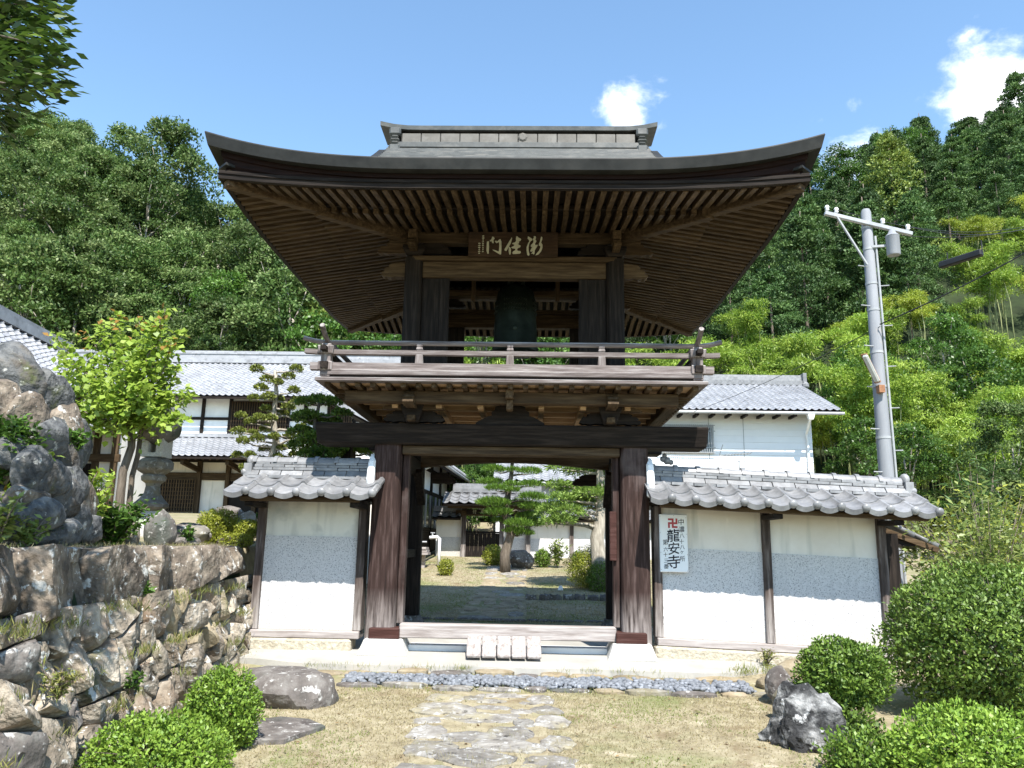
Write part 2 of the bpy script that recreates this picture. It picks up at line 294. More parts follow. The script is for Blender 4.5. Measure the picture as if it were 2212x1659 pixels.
M['l_pale'] = leafmat('pale_shrub_leaf', [(0, (.10, .15, .03)), (.5, (.19, .25, .06)), (1, (.32, .37, .12))], trans=.35, rough=.4)
M['l_broad'] = leafmat('oak_leaf', [(0, (0.033, 0.072, 0.015)), (.5, (0.088, 0.149, 0.035)), (1, (0.198, 0.253, 0.094))], trans=.3, rough=.5, spec=.25, rand=.3)
M['l_bright'] = leafmat('bright_broad_leaf', [(0, (.03, .075, .012)), (.5, (.07, .15, .022)), (1, (.13, .23, .04))], trans=.35, rough=.42, rand=.2)
M['l_cedar'] = leafmat('cedar_spray', [(0, (0.072, 0.114, 0.017)), (.5, (0.156, 0.216, 0.036)), (1, (0.264, 0.312, 0.066))], trans=.2, rough=.55, rand=.15)
M['l_conifer'] = leafmat('cypress_spray', [(0, (0.026, 0.065, 0.017)), (.5, (0.065, 0.130, 0.033)), (1, (0.130, 0.215, 0.055))], trans=.2, rough=.6, rand=.3)
M['l_bamboo'] = leafmat('bamboo_leaf', [(0, (0.112, 0.213, 0.022)), (.5, (0.250, 0.375, 0.045)), (1, (0.413, 0.525, 0.094))], trans=.4, rough=.45, rand=.22)
M['l_bamboo_y'] = leafmat('yellow_bamboo_leaf', [(0, (0.168, 0.246, 0.022)), (.5, (0.314, 0.392, 0.043)), (1, (0.470, 0.515, 0.090))], trans=.4, rough=.45, rand=.2)
M['l_pine'] = leafmat('pine_needle', [(0, (.05, .115, .014)), (.5, (.12, .23, .028)), (1, (.22, .35, .05))], trans=.3, rough=.45)
M['l_topiary'] = leafmat('topiary_leaf', [(0, (.06, .08, .014)), (.5, (.135, .165, .028)), (1, (.23, .26, .05))], trans=.15, rough=.5)
M['l_juniper'] = leafmat('juniper_spray', [(0, (.09, .17, .03)), (.5, (.20, .31, .06)), (1, (.32, .43, .10))], trans=.3, rough=.5)
M['l_near'] = leafmat('glossy_leaf', [(0, (.02, .045, .008)), (.6, (.045, .085, .012)), (1, (.14, .20, .026))], trans=.3, rough=.35, spec=.5)
M['grass'] = leafmat('dry_grass', [(0, (.19, .155, .08)), (.45, (.33, .285, .155)), (.8, (.45, .41, .26)), (.9, (.19, .22, .06)), (1, (.15, .20, .045))], trans=.3, rough=.7, spec=.1)
M['litter'] = leafmat('dry_leaf', [(0, (.05, .03, .016)), (.5, (.13, .08, .04)), (1, (.28, .20, .10))], trans=.1, rough=.8, spec=.1)
M['weed'] = leafmat('weed_leaf', [(0, (.10, .13, .03)), (.5, (.19, .22, .05)), (.85, (.30, .29, .09)), (1, (.36, .28, .14))], trans=.35, rough=.6)

# ------------------------------------------------------------------ leaf meshes
def unit(a): return a/np.maximum(np.linalg.norm(a, axis=-1, keepdims=True), 1e-9)
def leaf_mesh(name, P, D, Nn, ln, wd, tint, mat, fold=.0):
    """one four-cornered leaf per point: P root, D direction, Nn rough normal"""
    n = len(P); D = unit(D); side = unit(np.cross(D, Nn)); nn = np.cross(side, D)
    ln = np.broadcast_to(np.asarray(ln, float), (n,))[:, None]; wd = np.broadcast_to(np.asarray(wd, float), (n,))[:, None]
    V = np.empty((n, 4, 3)); V[:, 0] = P; V[:, 1] = P+D*ln*.5+side*wd*.5+nn*fold*wd; V[:, 2] = P+D*ln-nn*ln*.08; V[:, 3] = P+D*ln*.5-side*wd*.5+nn*fold*wd
    me = bpy.data.meshes.new(name); me.vertices.add(n*4); me.vertices.foreach_set('co', V.ravel())
    me.loops.add(n*4); me.loops.foreach_set('vertex_index', np.arange(n*4)); me.polygons.add(n)
    me.polygons.foreach_set('loop_start', np.arange(0, n*4, 4)); me.polygons.foreach_set('loop_total', np.full(n, 4))
    a = me.attributes.new('tint', 'FLOAT', 'FACE'); a.data.foreach_set('value', np.clip(tint, 0, 1).astype(np.float32))
    me.materials.append(mat); me.update(); return me
def rdir(n): return unit(rs.normal(size=(n, 3)))
def blob_leaves(C, rad, n, leaf, shell=.25, up=.35, lump=.12, zmin=None, seed=0):
    """leaves over the outside of a clipped bush: lumpy ellipsoid"""
    d = rdir(n); C = np.array(C); rad = np.array(rad)
    l = np.array([mnoise.noise(Vector(x*2.3)+Vector((seed*3.1, 0, 0))) for x in d])
    l2 = np.array([mnoise.noise(Vector(x*6.5)+Vector((0, seed*1.7, 0))) for x in d]); shoot = np.where(rs.rand(n) < .05, rs.rand(n)*.10, 0)
    r = (1+lump*l+.5*lump*l2+shoot)*(1-shell*rs.rand(n)**1.5)
    P = C+d*rad*r[:, None]
    nrm = unit(d/rad)
    D = unit(nrm*.6+rs.normal(size=(n, 3))*.65+np.array([0, 0, up]))
    N2 = unit(nrm+rs.normal(size=(n, 3))*.5)
    keep = rs.rand(n) < np.clip(1.1+2.5*l2, .16, 1)
    t = np.clip(.5+.2*rs.normal(size=n)+.25*l, 0, 1); P, D, N2, t = P[keep], D[keep], N2[keep], t[keep]
    if zmin is not None: k = P[:, 2] > zmin; P, D, N2, t = P[k], D[k], N2[k], t[k]
    m = len(P)
    return P, D, N2, leaf*(.7+.6*rs.rand(m)), leaf*.55*(.7+.6*rs.rand(m)), t
def cat(L): return [np.concatenate([np.atleast_1d(x[i]) for x in L]) for i in range(6)]
def clump_crown(centers, rad, per, leaf, flat=.75, asp=.55, up=.3, jit=.7, tvar=.2):
    out = []
    for c, r in zip(centers, rad):
        d = rdir(per); d[:, 2] = np.where(d[:, 2] < -.35, -d[:, 2]*.6, d[:, 2])
        rr = r*(1-.45*rs.rand(per)**1.3)
        P = np.array(c)+d*rr[:, None]*np.array([1, 1, flat])
        D = unit(d*.7+rs.normal(size=(per, 3))*jit+np.array([0, 0, up-.3])); N2 = unit(d+np.array([0, 0, .7])+rs.normal(size=(per, 3))*.5)
        b = .5+.2*rs.normal()
        out.append((P, D, N2, leaf*(.65+.7*rs.rand(per)), leaf*asp*(.7+.6*rs.rand(per)), np.clip(b+tvar*rs.normal(size=per), 0, 1)))
    return cat(out)
def lmesh(name, data, mat, off=(0, 0, 0), fold=.12):
    P, D, N2, l, w, t = data; return leaf_mesh(name, P-np.array(off), D, N2, l, w, t, mat, fold)
def lpart(name, data, mat, parent, kind=None):
    o = link(name, lmesh(name, data, mat, base(parent)), parent); return tag(o, kind=kind)

# ------------------------------------------------------------------ ground
def sstep(a, b, x): t = min(1, max(0, (x-a)/(b-a))); return t*t*(3-2*t)
def gz(x, y):
    if y < 9: z = max(.04*(y-6), -.35)
    elif y < 10.3: z = .12+(y-9)/1.3*.16
    elif y < 18: z = .28+.045*(y-10.3)
    elif y < 25: z = .6265+.0805*(y-18)
    else: z = 1.19+.085*(y-25)
    if x < -3.4:
        t = 1.49+max(0, y-11)*.052; z = z+(max(t, z)-z)*sstep(-3.5, -3.62, x) if x > -3.62 else max(t, z)
    if x > 4.9 and y > 10: z -= .0
    return z
def hill_z(x, y):
    a = x/max(y, 1)
    top = np.interp(a, [-1.2, -.76, -.63, -.5, -.43, -.2, .2, .40, .48, .55, .61, .69, 1.3], [43, 41, 39, 30, 27, 25, 29, 36, 40, 41.5, 44, 48, 54])
    foot = 3.0
    s = min(1, max(0, (y-43)/44)); s2 = s+.1*math.sin(s*math.pi)
    return foot+(top-foot)*s2-.15*max(0, y-92)+1.2*mnoise.noise(Vector((x*.08, y*.08, 3)))*min(1, max(0, (y-43)/4))
def build_ground():
    xs = sorted(set([round(v, 3) for v in list(np.linspace(-60, -8, 14))+list(np.linspace(-8, 8, 81))+list(np.linspace(8, 60, 14))+[-3.62, -3.58, -3.54, -3.5]]))
    ys = sorted(set([round(v, 3) for v in list(np.linspace(-40, 2, 8))+list(np.linspace(2, 26, 97))+list(np.linspace(26, 48, 12))]))
    g = [[(x, y, gz(x, y)+.012*mnoise.noise(Vector((x*1.3, y*1.3, 0)))) for y in ys] for x in xs]
    structure('ground', MB().grid(g), M['ground'], True)
    xs = np.linspace(-150, 150, 91); ys = np.concatenate([np.linspace(43, 95, 36), np.linspace(100, 220, 8)])
    structure('hill', MB().grid([[(x, y, hill_z(x, y)) for y in ys] for x in xs]), M['hill'], True)
    far = MB(); far.grid([[(x, y, -.9) for y in (-1500, 46)] for x in (-1500, -60)]); far.grid([[(x, y, -.9) for y in (-1500, 46)] for x in (60, 1500)]); far.grid([[(x, y, -.9) for y in (-1500, -40)] for x in (-60, 60)])
    structure('field', far, M['ground'])
build_ground()

# ------------------------------------------------------------------ platform, kerb stones, pebble bed, paths
def rock_mb(c, size, seed, sub=3, planes=11, rough=.06, flat_top=None):
    r = random.Random(seed); bm = bmesh.new(); bmesh.ops.create_icosphere(bm, subdivisions=sub, radius=1)
    pl = []
    for _ in range(planes):
        n = Vector((r.gauss(0, 1), r.gauss(0, 1), r.gauss(0, 1))).normalized(); pl.append((n, r.uniform(.62, .95)))
    if flat_top: pl.append((Vector((r.uniform(-.1, .1), r.uniform(-.1, .1), 1)).normalized(), flat_top))
    mb = MB(); vs = []
    for v in bm.verts:
        d = v.co.normalized(); k = 1.0
        for n, h in pl:
            t = d.dot(n)
            if t > .05: k = min(k, h/t)
        p = d*k*(1+rough*mnoise.fractal(d*3+Vector((seed, 0, 0)), 1, 2, 4))
        vs.append((c[0]+p.x*size[0], c[1]+p.y*size[1], c[2]+p.z*size[2]))
    mb.add(vs, [[q.index for q in f.verts] for f in bm.faces]); bm.free(); return mb
def slab_stone(mb, poly, z0, z1, r, inset=.9):
    """flat stone with an uneven top, poly in plan; z functions of (x, y)"""
    n = len(poly); cx = sum(p[0] for p in poly)/n; cy = sum(p[1] for p in poly)/n
    rings = []
    for k, (sc, dz) in enumerate(((1.0, None), (1.0, -.012), (inset, 0), (.5, .004))):
        rings.append([(cx+(x-cx)*sc, cy+(y-cy)*sc, z0(x, y) if dz is None else z1(x, y)+dz+r.uniform(-.006, .006)) for x, y in poly])
    vs = [p for q in rings for p in q]+[(cx, cy, z1(cx, cy)+.004)]; fs = []
    for i in range(3): fs += [(i*n+k, i*n+(k+1) % n, (i+1)*n+(k+1) % n, (i+1)*n+k) for k in range(n)]
    fs += [(3*n+k, 3*n+(k+1) % n, 4*n) for k in range(n)]
    mb.add(vs, fs); return mb
def rpoly(cx, cy, a, b, r, n=9, ang=0, sq=2.6, jit=.86):
    out = []
    for k in range(n):
        t = 2*math.pi*(k+r.uniform(-.25, .25))/n; c, s = math.cos(t), math.sin(t)
        q = (abs(c)**sq+abs(s)**sq)**(-1/sq)*r.uniform(jit, 1.08)
        x, y = a*c*q, b*s*q; out.append((cx+x*math.cos(ang)-y*math.sin(ang), cy+x*math.sin(ang)+y*math.cos(ang)))
    return out
def build_platform():
    r = random.Random(3)
    pz = lambda x, y: .225+.075*min(1, max(0, (y-9.28)/.6))+(.018*(y-9.9) if y > 9.9 else 0)-.02*max(0, x-1.5)+.004*mnoise.noise(Vector((x*2, y*2, 5)))
    xs = np.linspace(-3.12, 3.2, 60); ys = np.linspace(9.27, 12.75, 34)
    def edge(x): return 9.30+.04*mnoise.noise(Vector((x*1.7, 0, 9)))+max(0, x-2.3)*.35+max(0, -2.3-x)*.25
    g = []
    for x in xs:
        row = [(x, edge(x)-.01, .1)]
        for y in ys:
            yy = edge(x)+(y-9.27)*(12.75-edge(x))/(12.75-9.27); row.append((x, yy, pz(x, yy)))
        row.append((x, 12.76, .1)); g.append(row)
    pf = structure('gate_platform', MB().grid(g), M['concrete'], False)
    x = -2.55
    while x < 2.75:                                   # stones that hold the platform's front edge
        w = r.uniform(.22, .55); e = edge(x+w/2); h = r.uniform(.15, .215)
        mb = MB(); slab_stone(mb, rpoly(x+w/2, e-.10, w*.5, .12, r, 10, r.uniform(-.06, .06), 4), lambda a, b: -.02, lambda a, b: h, r, .82)
        part('edging_stone', mb, M['boulder'] if r.random() < .16 else M['yellowstone'], pf, False); x += w*.98+.01
    x = -1.75
    while x < 2.6:                                    # low kerb between pebbles and lawn
        w = r.uniform(.22, .5); mb = MB(); h = r.uniform(.125, .16)
        slab_stone(mb, rpoly(x+w/2, 8.60+.035*math.sin(x*3)-.02*x, w*.5, r.uniform(.06, .1), r, 9, r.uniform(-.05, .05), 3.2), lambda a, b: 0, lambda a, b: h, r, .8)
        part('kerb_stone', mb, r.choice([M['yellowstone'], M['flag'], M['boulder'], M['flag']]), pf, False); x += w+r.uniform(.0, .05)
    # pebbles
    mb = MB()
    for i in range(1500):
        x = r.uniform(-1.72, 2.62); y = r.uniform(8.68, 9.13)-.015*x; s = r.uniform(.026, .05)
        a = r.uniform(0, 3.14); z = .105+r.uniform(0, .035)+.02*min(1, (y-8.62)*4)
        b = MB().ball((0, 0, 0), s, 6, 4, (1, r.uniform(.6, .85), r.uniform(.42, .65)))
        q = Matrix.Translation((x, y, z+.01)) @ Matrix.Rotation(a, 4, 'Z') @ Matrix.Rotation(r.uniform(-.5, .5), 4, 'X')
        mb.add([q @ Vector(p) for p in b.v], b.f)
    o = single('gravel', mb, M['pebble'], 'bed of blue-grey rounded pebbles along the foot of the concrete platform', 'pebbles', (0.4, 8.9, .1), True, kind='stuff')
    # flagstones in front
    pb = MB(); path = structure('path', MB().grid([[(x, y, gz(x, y)+.006) for y in np.linspace(5.3, 8.45, 24)] for x in np.linspace(-.62, .42, 8)]), M['ground'], True)
    spots = [(-.55, 8.2, .22, .16), (.0, 8.33, .26, .1), (.38, 8.2, .13, .17), (-.12, 8.08, .16, .08), (-.52, 7.75, .3, .2), (-.1, 7.83, .22, .1), (-.16, 7.47, .38, .2), (.44, 7.78, .14, .14), (.47, 7.38, .17, .2), (.2, 7.72, .12, .1),
             (-.58, 6.98, .17, .22), (-.2, 6.85, .24, .17), (.13, 6.98, .2, .22), (.1, 6.6, .3, .14), (.5, 6.75, .14, .2), (-.5, 6.5, .2, .2), (-.15, 6.3, .3, .2), (.42, 6.25, .22, .2), (-.5, 5.95, .25, .2), (.1, 5.9, .25, .2), (.5, 5.8, .15, .2), (-.25, 5.5, .35, .18), (.3, 5.45, .3, .16),
             (.22, 7.3, .1, .12), (-.62, 7.35, .13, .11), (.25, 8.05, .1, .06), (-.28, 8.2, .1, .08)]
    for x, y, a, b in spots:
        mb = MB(); h = r.uniform(.007, .026); slab_stone(mb, rpoly(x, y, a*1.08, b*1.08, r, 17, r.uniform(-.15, .15), 2.8, .76), lambda p, q: gz(p, q)-.06, lambda p, q: gz(p, q)+h, r, .88)
        part('paving_stone', mb, M['flag'], path)
    # flagstones behind the gate
    back = structure('path', MB().grid([[(x, y, gz(x, y)+.008) for y in np.linspace(12.85, 24.6, 40)] for x in np.linspace(-.92, .2, 8)]), M['ground'], True)
    y = 12.9
    while y < 24.4:
        d = r.uniform(.32, .6); x = -.9
        while x < .12:
            w = min(r.uniform(.25, .6), .2-x)
            if w > .12 and r.random() < .86:
                mb = MB(); slab_stone(mb, rpoly(x+w/2, y+d/2+r.uniform(-.05, .05), w*.48, d*.47, r, 9, 0, 3.5), lambda p, q: gz(p, q)-.05, lambda p, q: gz(p, q)+.022, r, .9)
                part('paving_stone', mb, r.choice([M['flag'], M['yellowstone'], M['yellowstone']]), back)
            x += w+.02
        y += d
    mb = MB()
    for i in range(16):
        x = -1.4+i*.19+r.uniform(-.03, .03)
        mb = MB(); slab_stone(mb, rpoly(x, 12.98+r.uniform(-.04, .04), .1, .09, r, 8, 0, 4), lambda p, q: .2, lambda p, q: .425, r); part('edging_stone', mb, M['boulder'], pf)
    for i in range(9):
        x = .3+i*.24+r.uniform(-.03, .03)
        mb = MB(); slab_stone(mb, rpoly(x, 16.0+r.uniform(-.06, .06), .12, .1, r, 8, 0, 4), lambda p, q: .4, lambda p, q: gz(p, q)+r.uniform(.05, .12), r); part('edging_stone', mb, M['boulder'], back)
build_platform()

# ------------------------------------------------------------------ bell gate
RC = 11.3                                   # y of the roof's centre
def glyph_obj(ch, cx, cz, size, y, mat, parent, name='letter', shear=0, rot=0, thick=.004, bold=.018):
    cu = bpy.data.curves.new('letter', 'FONT'); cu.body = ch; cu.size = 1; cu.extrude = 0; cu.offset = bold; cu.resolution_u = 3
    to = bpy.data.objects.new('letter_source', cu); COL.objects.link(to); bpy.context.view_layer.update()
    dg = bpy.context.evaluated_depsgraph_get(); me = bpy.data.meshes.new_from_object(to.evaluated_get(dg)); bpy.data.objects.remove(to)
    if not me.vertices: return None
    co = np.array([v.co for v in me.vertices]); mn, mx = co.min(0), co.max(0); c = (mn+mx)/2; k = size/max(mx[0]-mn[0], mx[1]-mn[1])
    b = base(parent)
    for v in me.vertices:
        x, z = (v.co.x-c[0])*k, (v.co.y-c[1])*k; x += shear*z; z += rot*x
        v.co = (cx+x-b.x, y-b.y, cz+z-b.z)
    me.materials.clear(); me.materials.append(mat)
    bm = bmesh.new(); bm.from_mesh(me); ex = bmesh.ops.extrude_face_region(bm, geom=bm.faces[:])
    bmesh.ops.translate(bm, verts=[e for e in ex['geom'] if isinstance(e, bmesh.types.BMVert)], vec=(0, -thick, 0)); bmesh.ops.recalc_face_normals(bm, faces=bm.faces); bm.to_mesh(me); bm.free()
    return link(name, me, parent)
def scroll(mb, x0, z0, L, H, y0, y1, sx=1, axis='x'):
    """carved nosing: cloud-like profile in a vertical plane, given thickness"""
    pr = [(0, 0), (.25, -.02), (.45, .02), (.62, -.06), (.78, .02), (.88, -.02), (1.0, .12), (.97, .3), (.86, .34), (.92, .46), (.84, .62), (.66, .66), (.72, .78), (.58, .95), (.3, 1.0), (0, 1.0)]
    if axis == 'x': mb.prism([(x0+sx*p*L, y0, z0+q*H) for p, q in pr], (0, y1-y0, 0))
    else: mb.prism([(y0, x0+sx*p*L, z0+q*H) for p, q in pr], (y1-y0, 0, 0))
def build_gate():
    g = thing('bell_gate', 'two-storey dark timber temple gate with upswept copper roof, balcony and bell chamber', 'temple gate', (0, 10, .3))
    P = lambda n, mb, m, **k: part(n, mb, M[m], g, **k)
    # ---- lower storey
    for s in (-1, 1):
        x = 1.565*s
        o = P('pillar', MB().lathe((x, 10.0, .44), [(.185, 0), (.182, 1.2), (.178, 2.44)], 28, 5), 'pillar', smooth=True, auto=True)
        P('pillar_shoe', MB().box(1.30*s-.0, 1.67*s, 9.735, 10.15, .455, .585) if s > 0 else MB().box(-1.67, -1.30, 9.735, 10.15, .455, .585), 'red', bevel=.012)
        P('pillar_base', MB().frus(1.49*s, 9.97, .27, .46, .30, .30, .225, .25), 'granite_block', bevel=.01)
        P('jamb', MB().box(*sorted((1.375*s, 1.295*s)), 9.95, 10.1, .62, 2.72), 'pillar', bevel=.008)
        xr = 1.545*s
        P('rear_post', MB().lathe((xr, 12.4, .5), [(.115, 0), (.115, 2.45)], 20, 5), 'dark_z', smooth=True, auto=True)
        P('rear_post_base', MB().lathe((xr, 12.4, .36), [(.2, 0), (.19, .06), (.145, .11), (.14, .15)], 20, 4), 'boulder', smooth=True, auto=True)
        P('side_beam', MB().box(xr-.07, xr+.07, 10.15, 12.75, 2.62, 2.85), 'dark_y', bevel=.01)
        P('tie_beam', MB().box(xr-.045, xr+.045, 10.17, 12.3, 1.38, 1.5), 'dark_y', bevel=.008)
        P('brace', MB().bar((xr-.1*s, 12.3, 2.2), (xr-.1*s, 11.75, 2.66), .08, .12, up=(1, 0, 0)), 'dark_y', bevel=.006)
        P('bracket', (lambda mb: (scroll(mb, 1.29*s, 2.52, .38, .17, 12.32, 12.44, -s), mb)[1])(MB()), 'dark_x')
    P('tag_block', MB().box(1.25, 1.335, 9.9, 9.945, 1.42, 2.02), 'red', bevel=.006)
    P('threshold', MB().box(-1.31, 1.31, 9.80, 9.985, .47, .635), 'grey_x', bevel=.01)
    P('sill_strip', MB().box(-1.22, 1.22, 9.99, 10.2, .29, .37), 'white', bevel=.006)
    P('head_beam', MB().hexa([(-2.46, 9.78, 2.815), (2.46, 9.78, 2.815), (2.46, 10.22, 2.815), (-2.46, 10.22, 2.815), (-2.48, 9.70, 3.075), (2.48, 9.70, 3.075), (2.48, 10.3, 3.075), (-2.48, 10.3, 3.075)]), 'dark_x', bevel=.02)
    P('lintel', MB().box(-1.38, 1.38, 9.86, 10.08, 2.70, 2.812), 'brown_x', bevel=.008)
    mb = MB(); n = 16
    pts = [(-1.48+2.96*i/n, 12.26, 2.76+.10*math.sin(math.pi*i/n)) for i in range(n+1)]
    mb.prism(pts+[(1.48, 12.26, 3.0), (-1.48, 12.26, 3.0)], (0, .16, 0)); P('arched_beam', mb, 'brown_x')
    P('rear_head_beam', MB().box(-2.3, 2.3, 12.2, 12.6, 3.01, 3.2), 'dark_x', bevel=.015)
    P('prop_post', MB().bar((-2.78, 12.75, .5), (-2.78, 12.75, 3.4), .17, .17), 'dark_z', bevel=.008)
    # ---- balcony substructure
    for s in (-1, 1):
        P('bracket_block', MB().frus(1.24*s, 9.72, 3.08, 3.30, .08, .09, .15, .14), 'dark_x', bevel=.01)
        P('bracket_block', MB().frus(1.42*s, 12.7, 3.21, 3.32, .1, .1, .15, .14), 'dark_x', bevel=.01)
        for q, L in ((-1, .36), (1, .38)):
            mb = MB(); scroll(mb, 1.24*s+.02*q, 3.10, L, .15, 9.74, 9.86, q); P('carved_bracket', mb, 'dark_x')
            mb = MB(); scroll(mb, 1.24*s+.10*q, 3.235, L*.8, .06, 9.62, 9.72, q); P('carved_bracket', mb, 'brown_x')
        mb = MB(); scroll(mb, 9.60, 3.245, .37, .19, 1.24*s-.065, 1.24*s+.065, -1, 'y'); P('beam_nose', mb, 'brown_y')
        mb = MB(); mb.box(1.24*s-.05, 1.24*s+.05, 9.52, 9.62, 3.08, 3.155); P('bracket_nose', mb, 'brown_y', bevel=.008)
    P('beam_nose', MB().box(-.06, .04, 9.28, 9.42, 3.33, 3.44).box(-.05, .03, 9.36, 9.5, 3.2, 3.33), 'brown_y', bevel=.01)
    mb = MB(); half = [(0, .27), (.07, .27), (.12, .235), (.19, .215), (.20, .17), (.24, .15), (.235, .10), (.30, .085), (.37, .045), (.43, .01), (.44, -.02)]
    pl = [(-.01-x, 9.74, 3.09+z) for x, z in half[::-1]]+[(-.01+x, 9.74, 3.09+z) for x, z in half[1:]]
    mb.prism(pl, (0, .13, 0)); P('frog_leg_strut', mb, 'dark_x')
    P('outer_beam', MB().box(-2.05, 2.05, 9.40, 9.55, 3.285, 3.43), 'brown_x', bevel=.01)
    P('outer_beam', MB().box(-2.05, 2.05, 13.0, 13.15, 3.285, 3.43), 'brown_x', bevel=.01)
    for s in (-1, 1): P('outer_beam', MB().box(2.0*s-.075, 2.0*s+.075, 9.56, 12.99, 3.28, 3.425), 'brown_y', bevel=.01)
    for y in (9.85, 10.25, 10.7, 11.15, 11.6, 12.05, 12.5): P('floor_joist', MB().box(-1.9, 1.9, y-.05, y+.05, 3.33, 3.41), 'joist')
    for x in (-1.45, -.9, -.38, .38, .9, 1.45): P('floor_joist', MB().box(x-.035, x+.035, 9.56, 12.95, 3.25, 3.327), 'joist')
    for i in range(25):
        x = -2.22+i*.185
        for y0, y1 in ((9.19, 9.6), (12.95, 13.37)): P('balcony_joist', MB().box(x-.03, x+.03, y0, y1, 3.432, 3.485), 'brown_y')
    for i in range(19):
        y = 9.66+i*.182
        for s in (-1, 1): P('balcony_joist', MB().box(*sorted((1.95*s, 2.27*s)), y-.03, y+.03, 3.432, 3.485), 'brown_x')
    y0, y1 = 9.15, 13.4
    # floor boards leave the bell well open
    for i in range(23):
        x = -2.27+i*.1978; P('floor_board', MB().box(x, x+.197, y0+.06, y1-.06, 3.49, 3.53), 'joist')
    for k, (o, z0, z1, m) in enumerate(((.05, 3.487, 3.53, 'rail'), (.0, 3.575, 3.635, 'rail'), (-.03, 3.532, 3.573, 'dark'))):
        e = 2.30+o
        for ya, yb in ((y0-o, y0-o+.16), (y1+o-.16, y1+o)): P('floor_edge', MB().box(-e, e, ya, yb, z0, z1), m+'_x', bevel=.005)
        for s in (-1, 1): P('floor_edge', MB().box(*sorted((e*s, (e-.16)*s)), y0-o+.162, y1+o-.162, z0, z1), m+'_y', bevel=.005)
    # ---- railing: three rails on four sides, ends crossing past the corner posts
    xr, ya, yb = 2.25, 9.22, 13.33
    def rail(axis, fixed, z, h, w, ext, up, m, rnd_=False):
        a, b = (-xr, xr) if axis == 'x' else (ya, yb)
        pts = [(a-ext, z+up), (a-ext*.55, z+up*.35), (a-.02, z), (b+.02, z), (b+ext*.55, z+up*.35), (b+ext, z+up)]
        if not up: pts = [(a-ext, z), (b+ext, z)]
        q = [(p, fixed, zz) if axis == 'x' else (fixed, p, zz) for p, zz in pts]
        mb = MB()
        if rnd_: mb.tube(q, h/2, 10)
        else:
            for i in range(len(q)-1): mb.bar(q[i], q[i+1], w, h)
        P(rnd_ and 'top_rail' or 'rail', mb, m+'_'+axis, smooth=rnd_, auto=rnd_)
    for f in (ya, yb):
        rail('x', f, 3.985, .062, 0, .30, .055, 'rail', True); rail('x', f, 3.862, .056, .075, .27, .012, 'rail'); rail('x', f, 3.682, .088, .10, .19, 0, 'rail')
    for f in (-xr, xr):
        rail('y', f, 4.005, .062, 0, .30, .12, 'rail', True); rail('y', f, 3.868, .05, .07, .2, .012, 'dark'); rail('y', f, 3.684, .082, .09, .12, 0, 'dark')
    def rpost(x, y):
        mb = MB().frus(x, y, 3.635, 3.64, .055, .055, .05, .05).frus(x, y, 3.64, 3.835, .052, .05, .042, .042).box(x-.034, x+.034, y-.034, y+.034, 3.835, 3.9).frus(x, y, 3.9, 3.935, .042, .042, .034, .034).box(x-.036, x+.036, y-.036, y+.036, 3.942, 3.968)
        P('railing_post', mb, 'rail_z', bevel=.004)
    for x in (-1.115, -.01, 1.10):
        for y in (ya, yb): rpost(x, y)
    for y in (10.6, 11.95):
        for x in (-xr, xr): rpost(x, y)
    for sx in (-1, 1):
        for y, sy in ((ya, -1), (yb, 1)):
            mb = MB().box(sx*xr-.06, sx*xr+.06, y-.06, y+.06, 3.55, 3.96).box(sx*xr-.085, sx*xr+.085, y-.085, y+.085, 3.625, 3.735).frus(sx*xr, y, 3.83, 3.93, .085, .085, .1, .1)
            P('corner_post', mb, 'rail_z', bevel=.008)
    # ---- bell chamber
    cy0, cy1, cx = 10.07, 12.53, 1.36
    for sx in (-1, 1):
        for y in (cy0, cy1):
            P('column', MB().lathe((sx*cx, y, 3.53), [(.122, 0), (.12, 1.86)], 20, 5), 'dark_z', smooth=True, auto=True)
            P('column_cap', MB().frus(sx*cx, y, 5.41, 5.50, .10, .10, .15, .15).box(sx*cx-.15, sx*cx+.15, y-.15, y+.15, 5.503, 5.55), 'dark_x', bevel=.008)
            sy = -1 if y == cy0 else 1
            for q, L, m in ((sx, .42, 'brown_x'), (-sx, .40, 'dark_x')):
                mb = MB(); scroll(mb, sx*cx+.1*q, 5.46, L, .16, y-.05, y+.05, q); P('bracket_arm', mb, m)
            mb = MB(); scroll(mb, y+.1*sy, 5.46, .3, .16, sx*cx-.05, sx*cx+.05, sy, 'y'); P('bracket_arm', mb, 'brown_y')
            P('bracket_nose', MB().box(sx*cx-.055, sx*cx+.055, *sorted((y+.12*sy, y+.34*sy)), 5.575, 5.7), 'brown_y', bevel=.008)
            mb = MB(); scroll(mb, sx*(cx+.1), 5.12, .34, .2, y-.06, y+.06, sx); P('beam_nose', mb, 'brown_x')
    for y in (cy0, cy1):
        P('tie_beam', MB().box(-cx+.12, cx-.12, y-.075, y+.075, 5.11, 5.335), 'brown_x', bevel=.01)
        P('plate_beam', MB().box(-cx-.02, cx+.02, y-.12, y+.12, 5.337, 5.405), 'brown_x', bevel=.008)
        P('eave_beam', MB().box(-cx-.35, cx+.35, y-.085, y+.085, 5.605, 5.765), 'brown_x', bevel=.01)
        sy = -1 if y == cy0 else 1
        for s in (-1, 1):
            P('wing_panel', MB().box(*sorted((s*1.0, s*1.235)), y-.03, y+.03, 3.53, 5.108), 'dark_z')
            P('wing_post', MB().box(*sorted((s*.875, s*.998)), y-.05, y+.05, 3.53, 5.108), 'dark_z', bevel=.006)
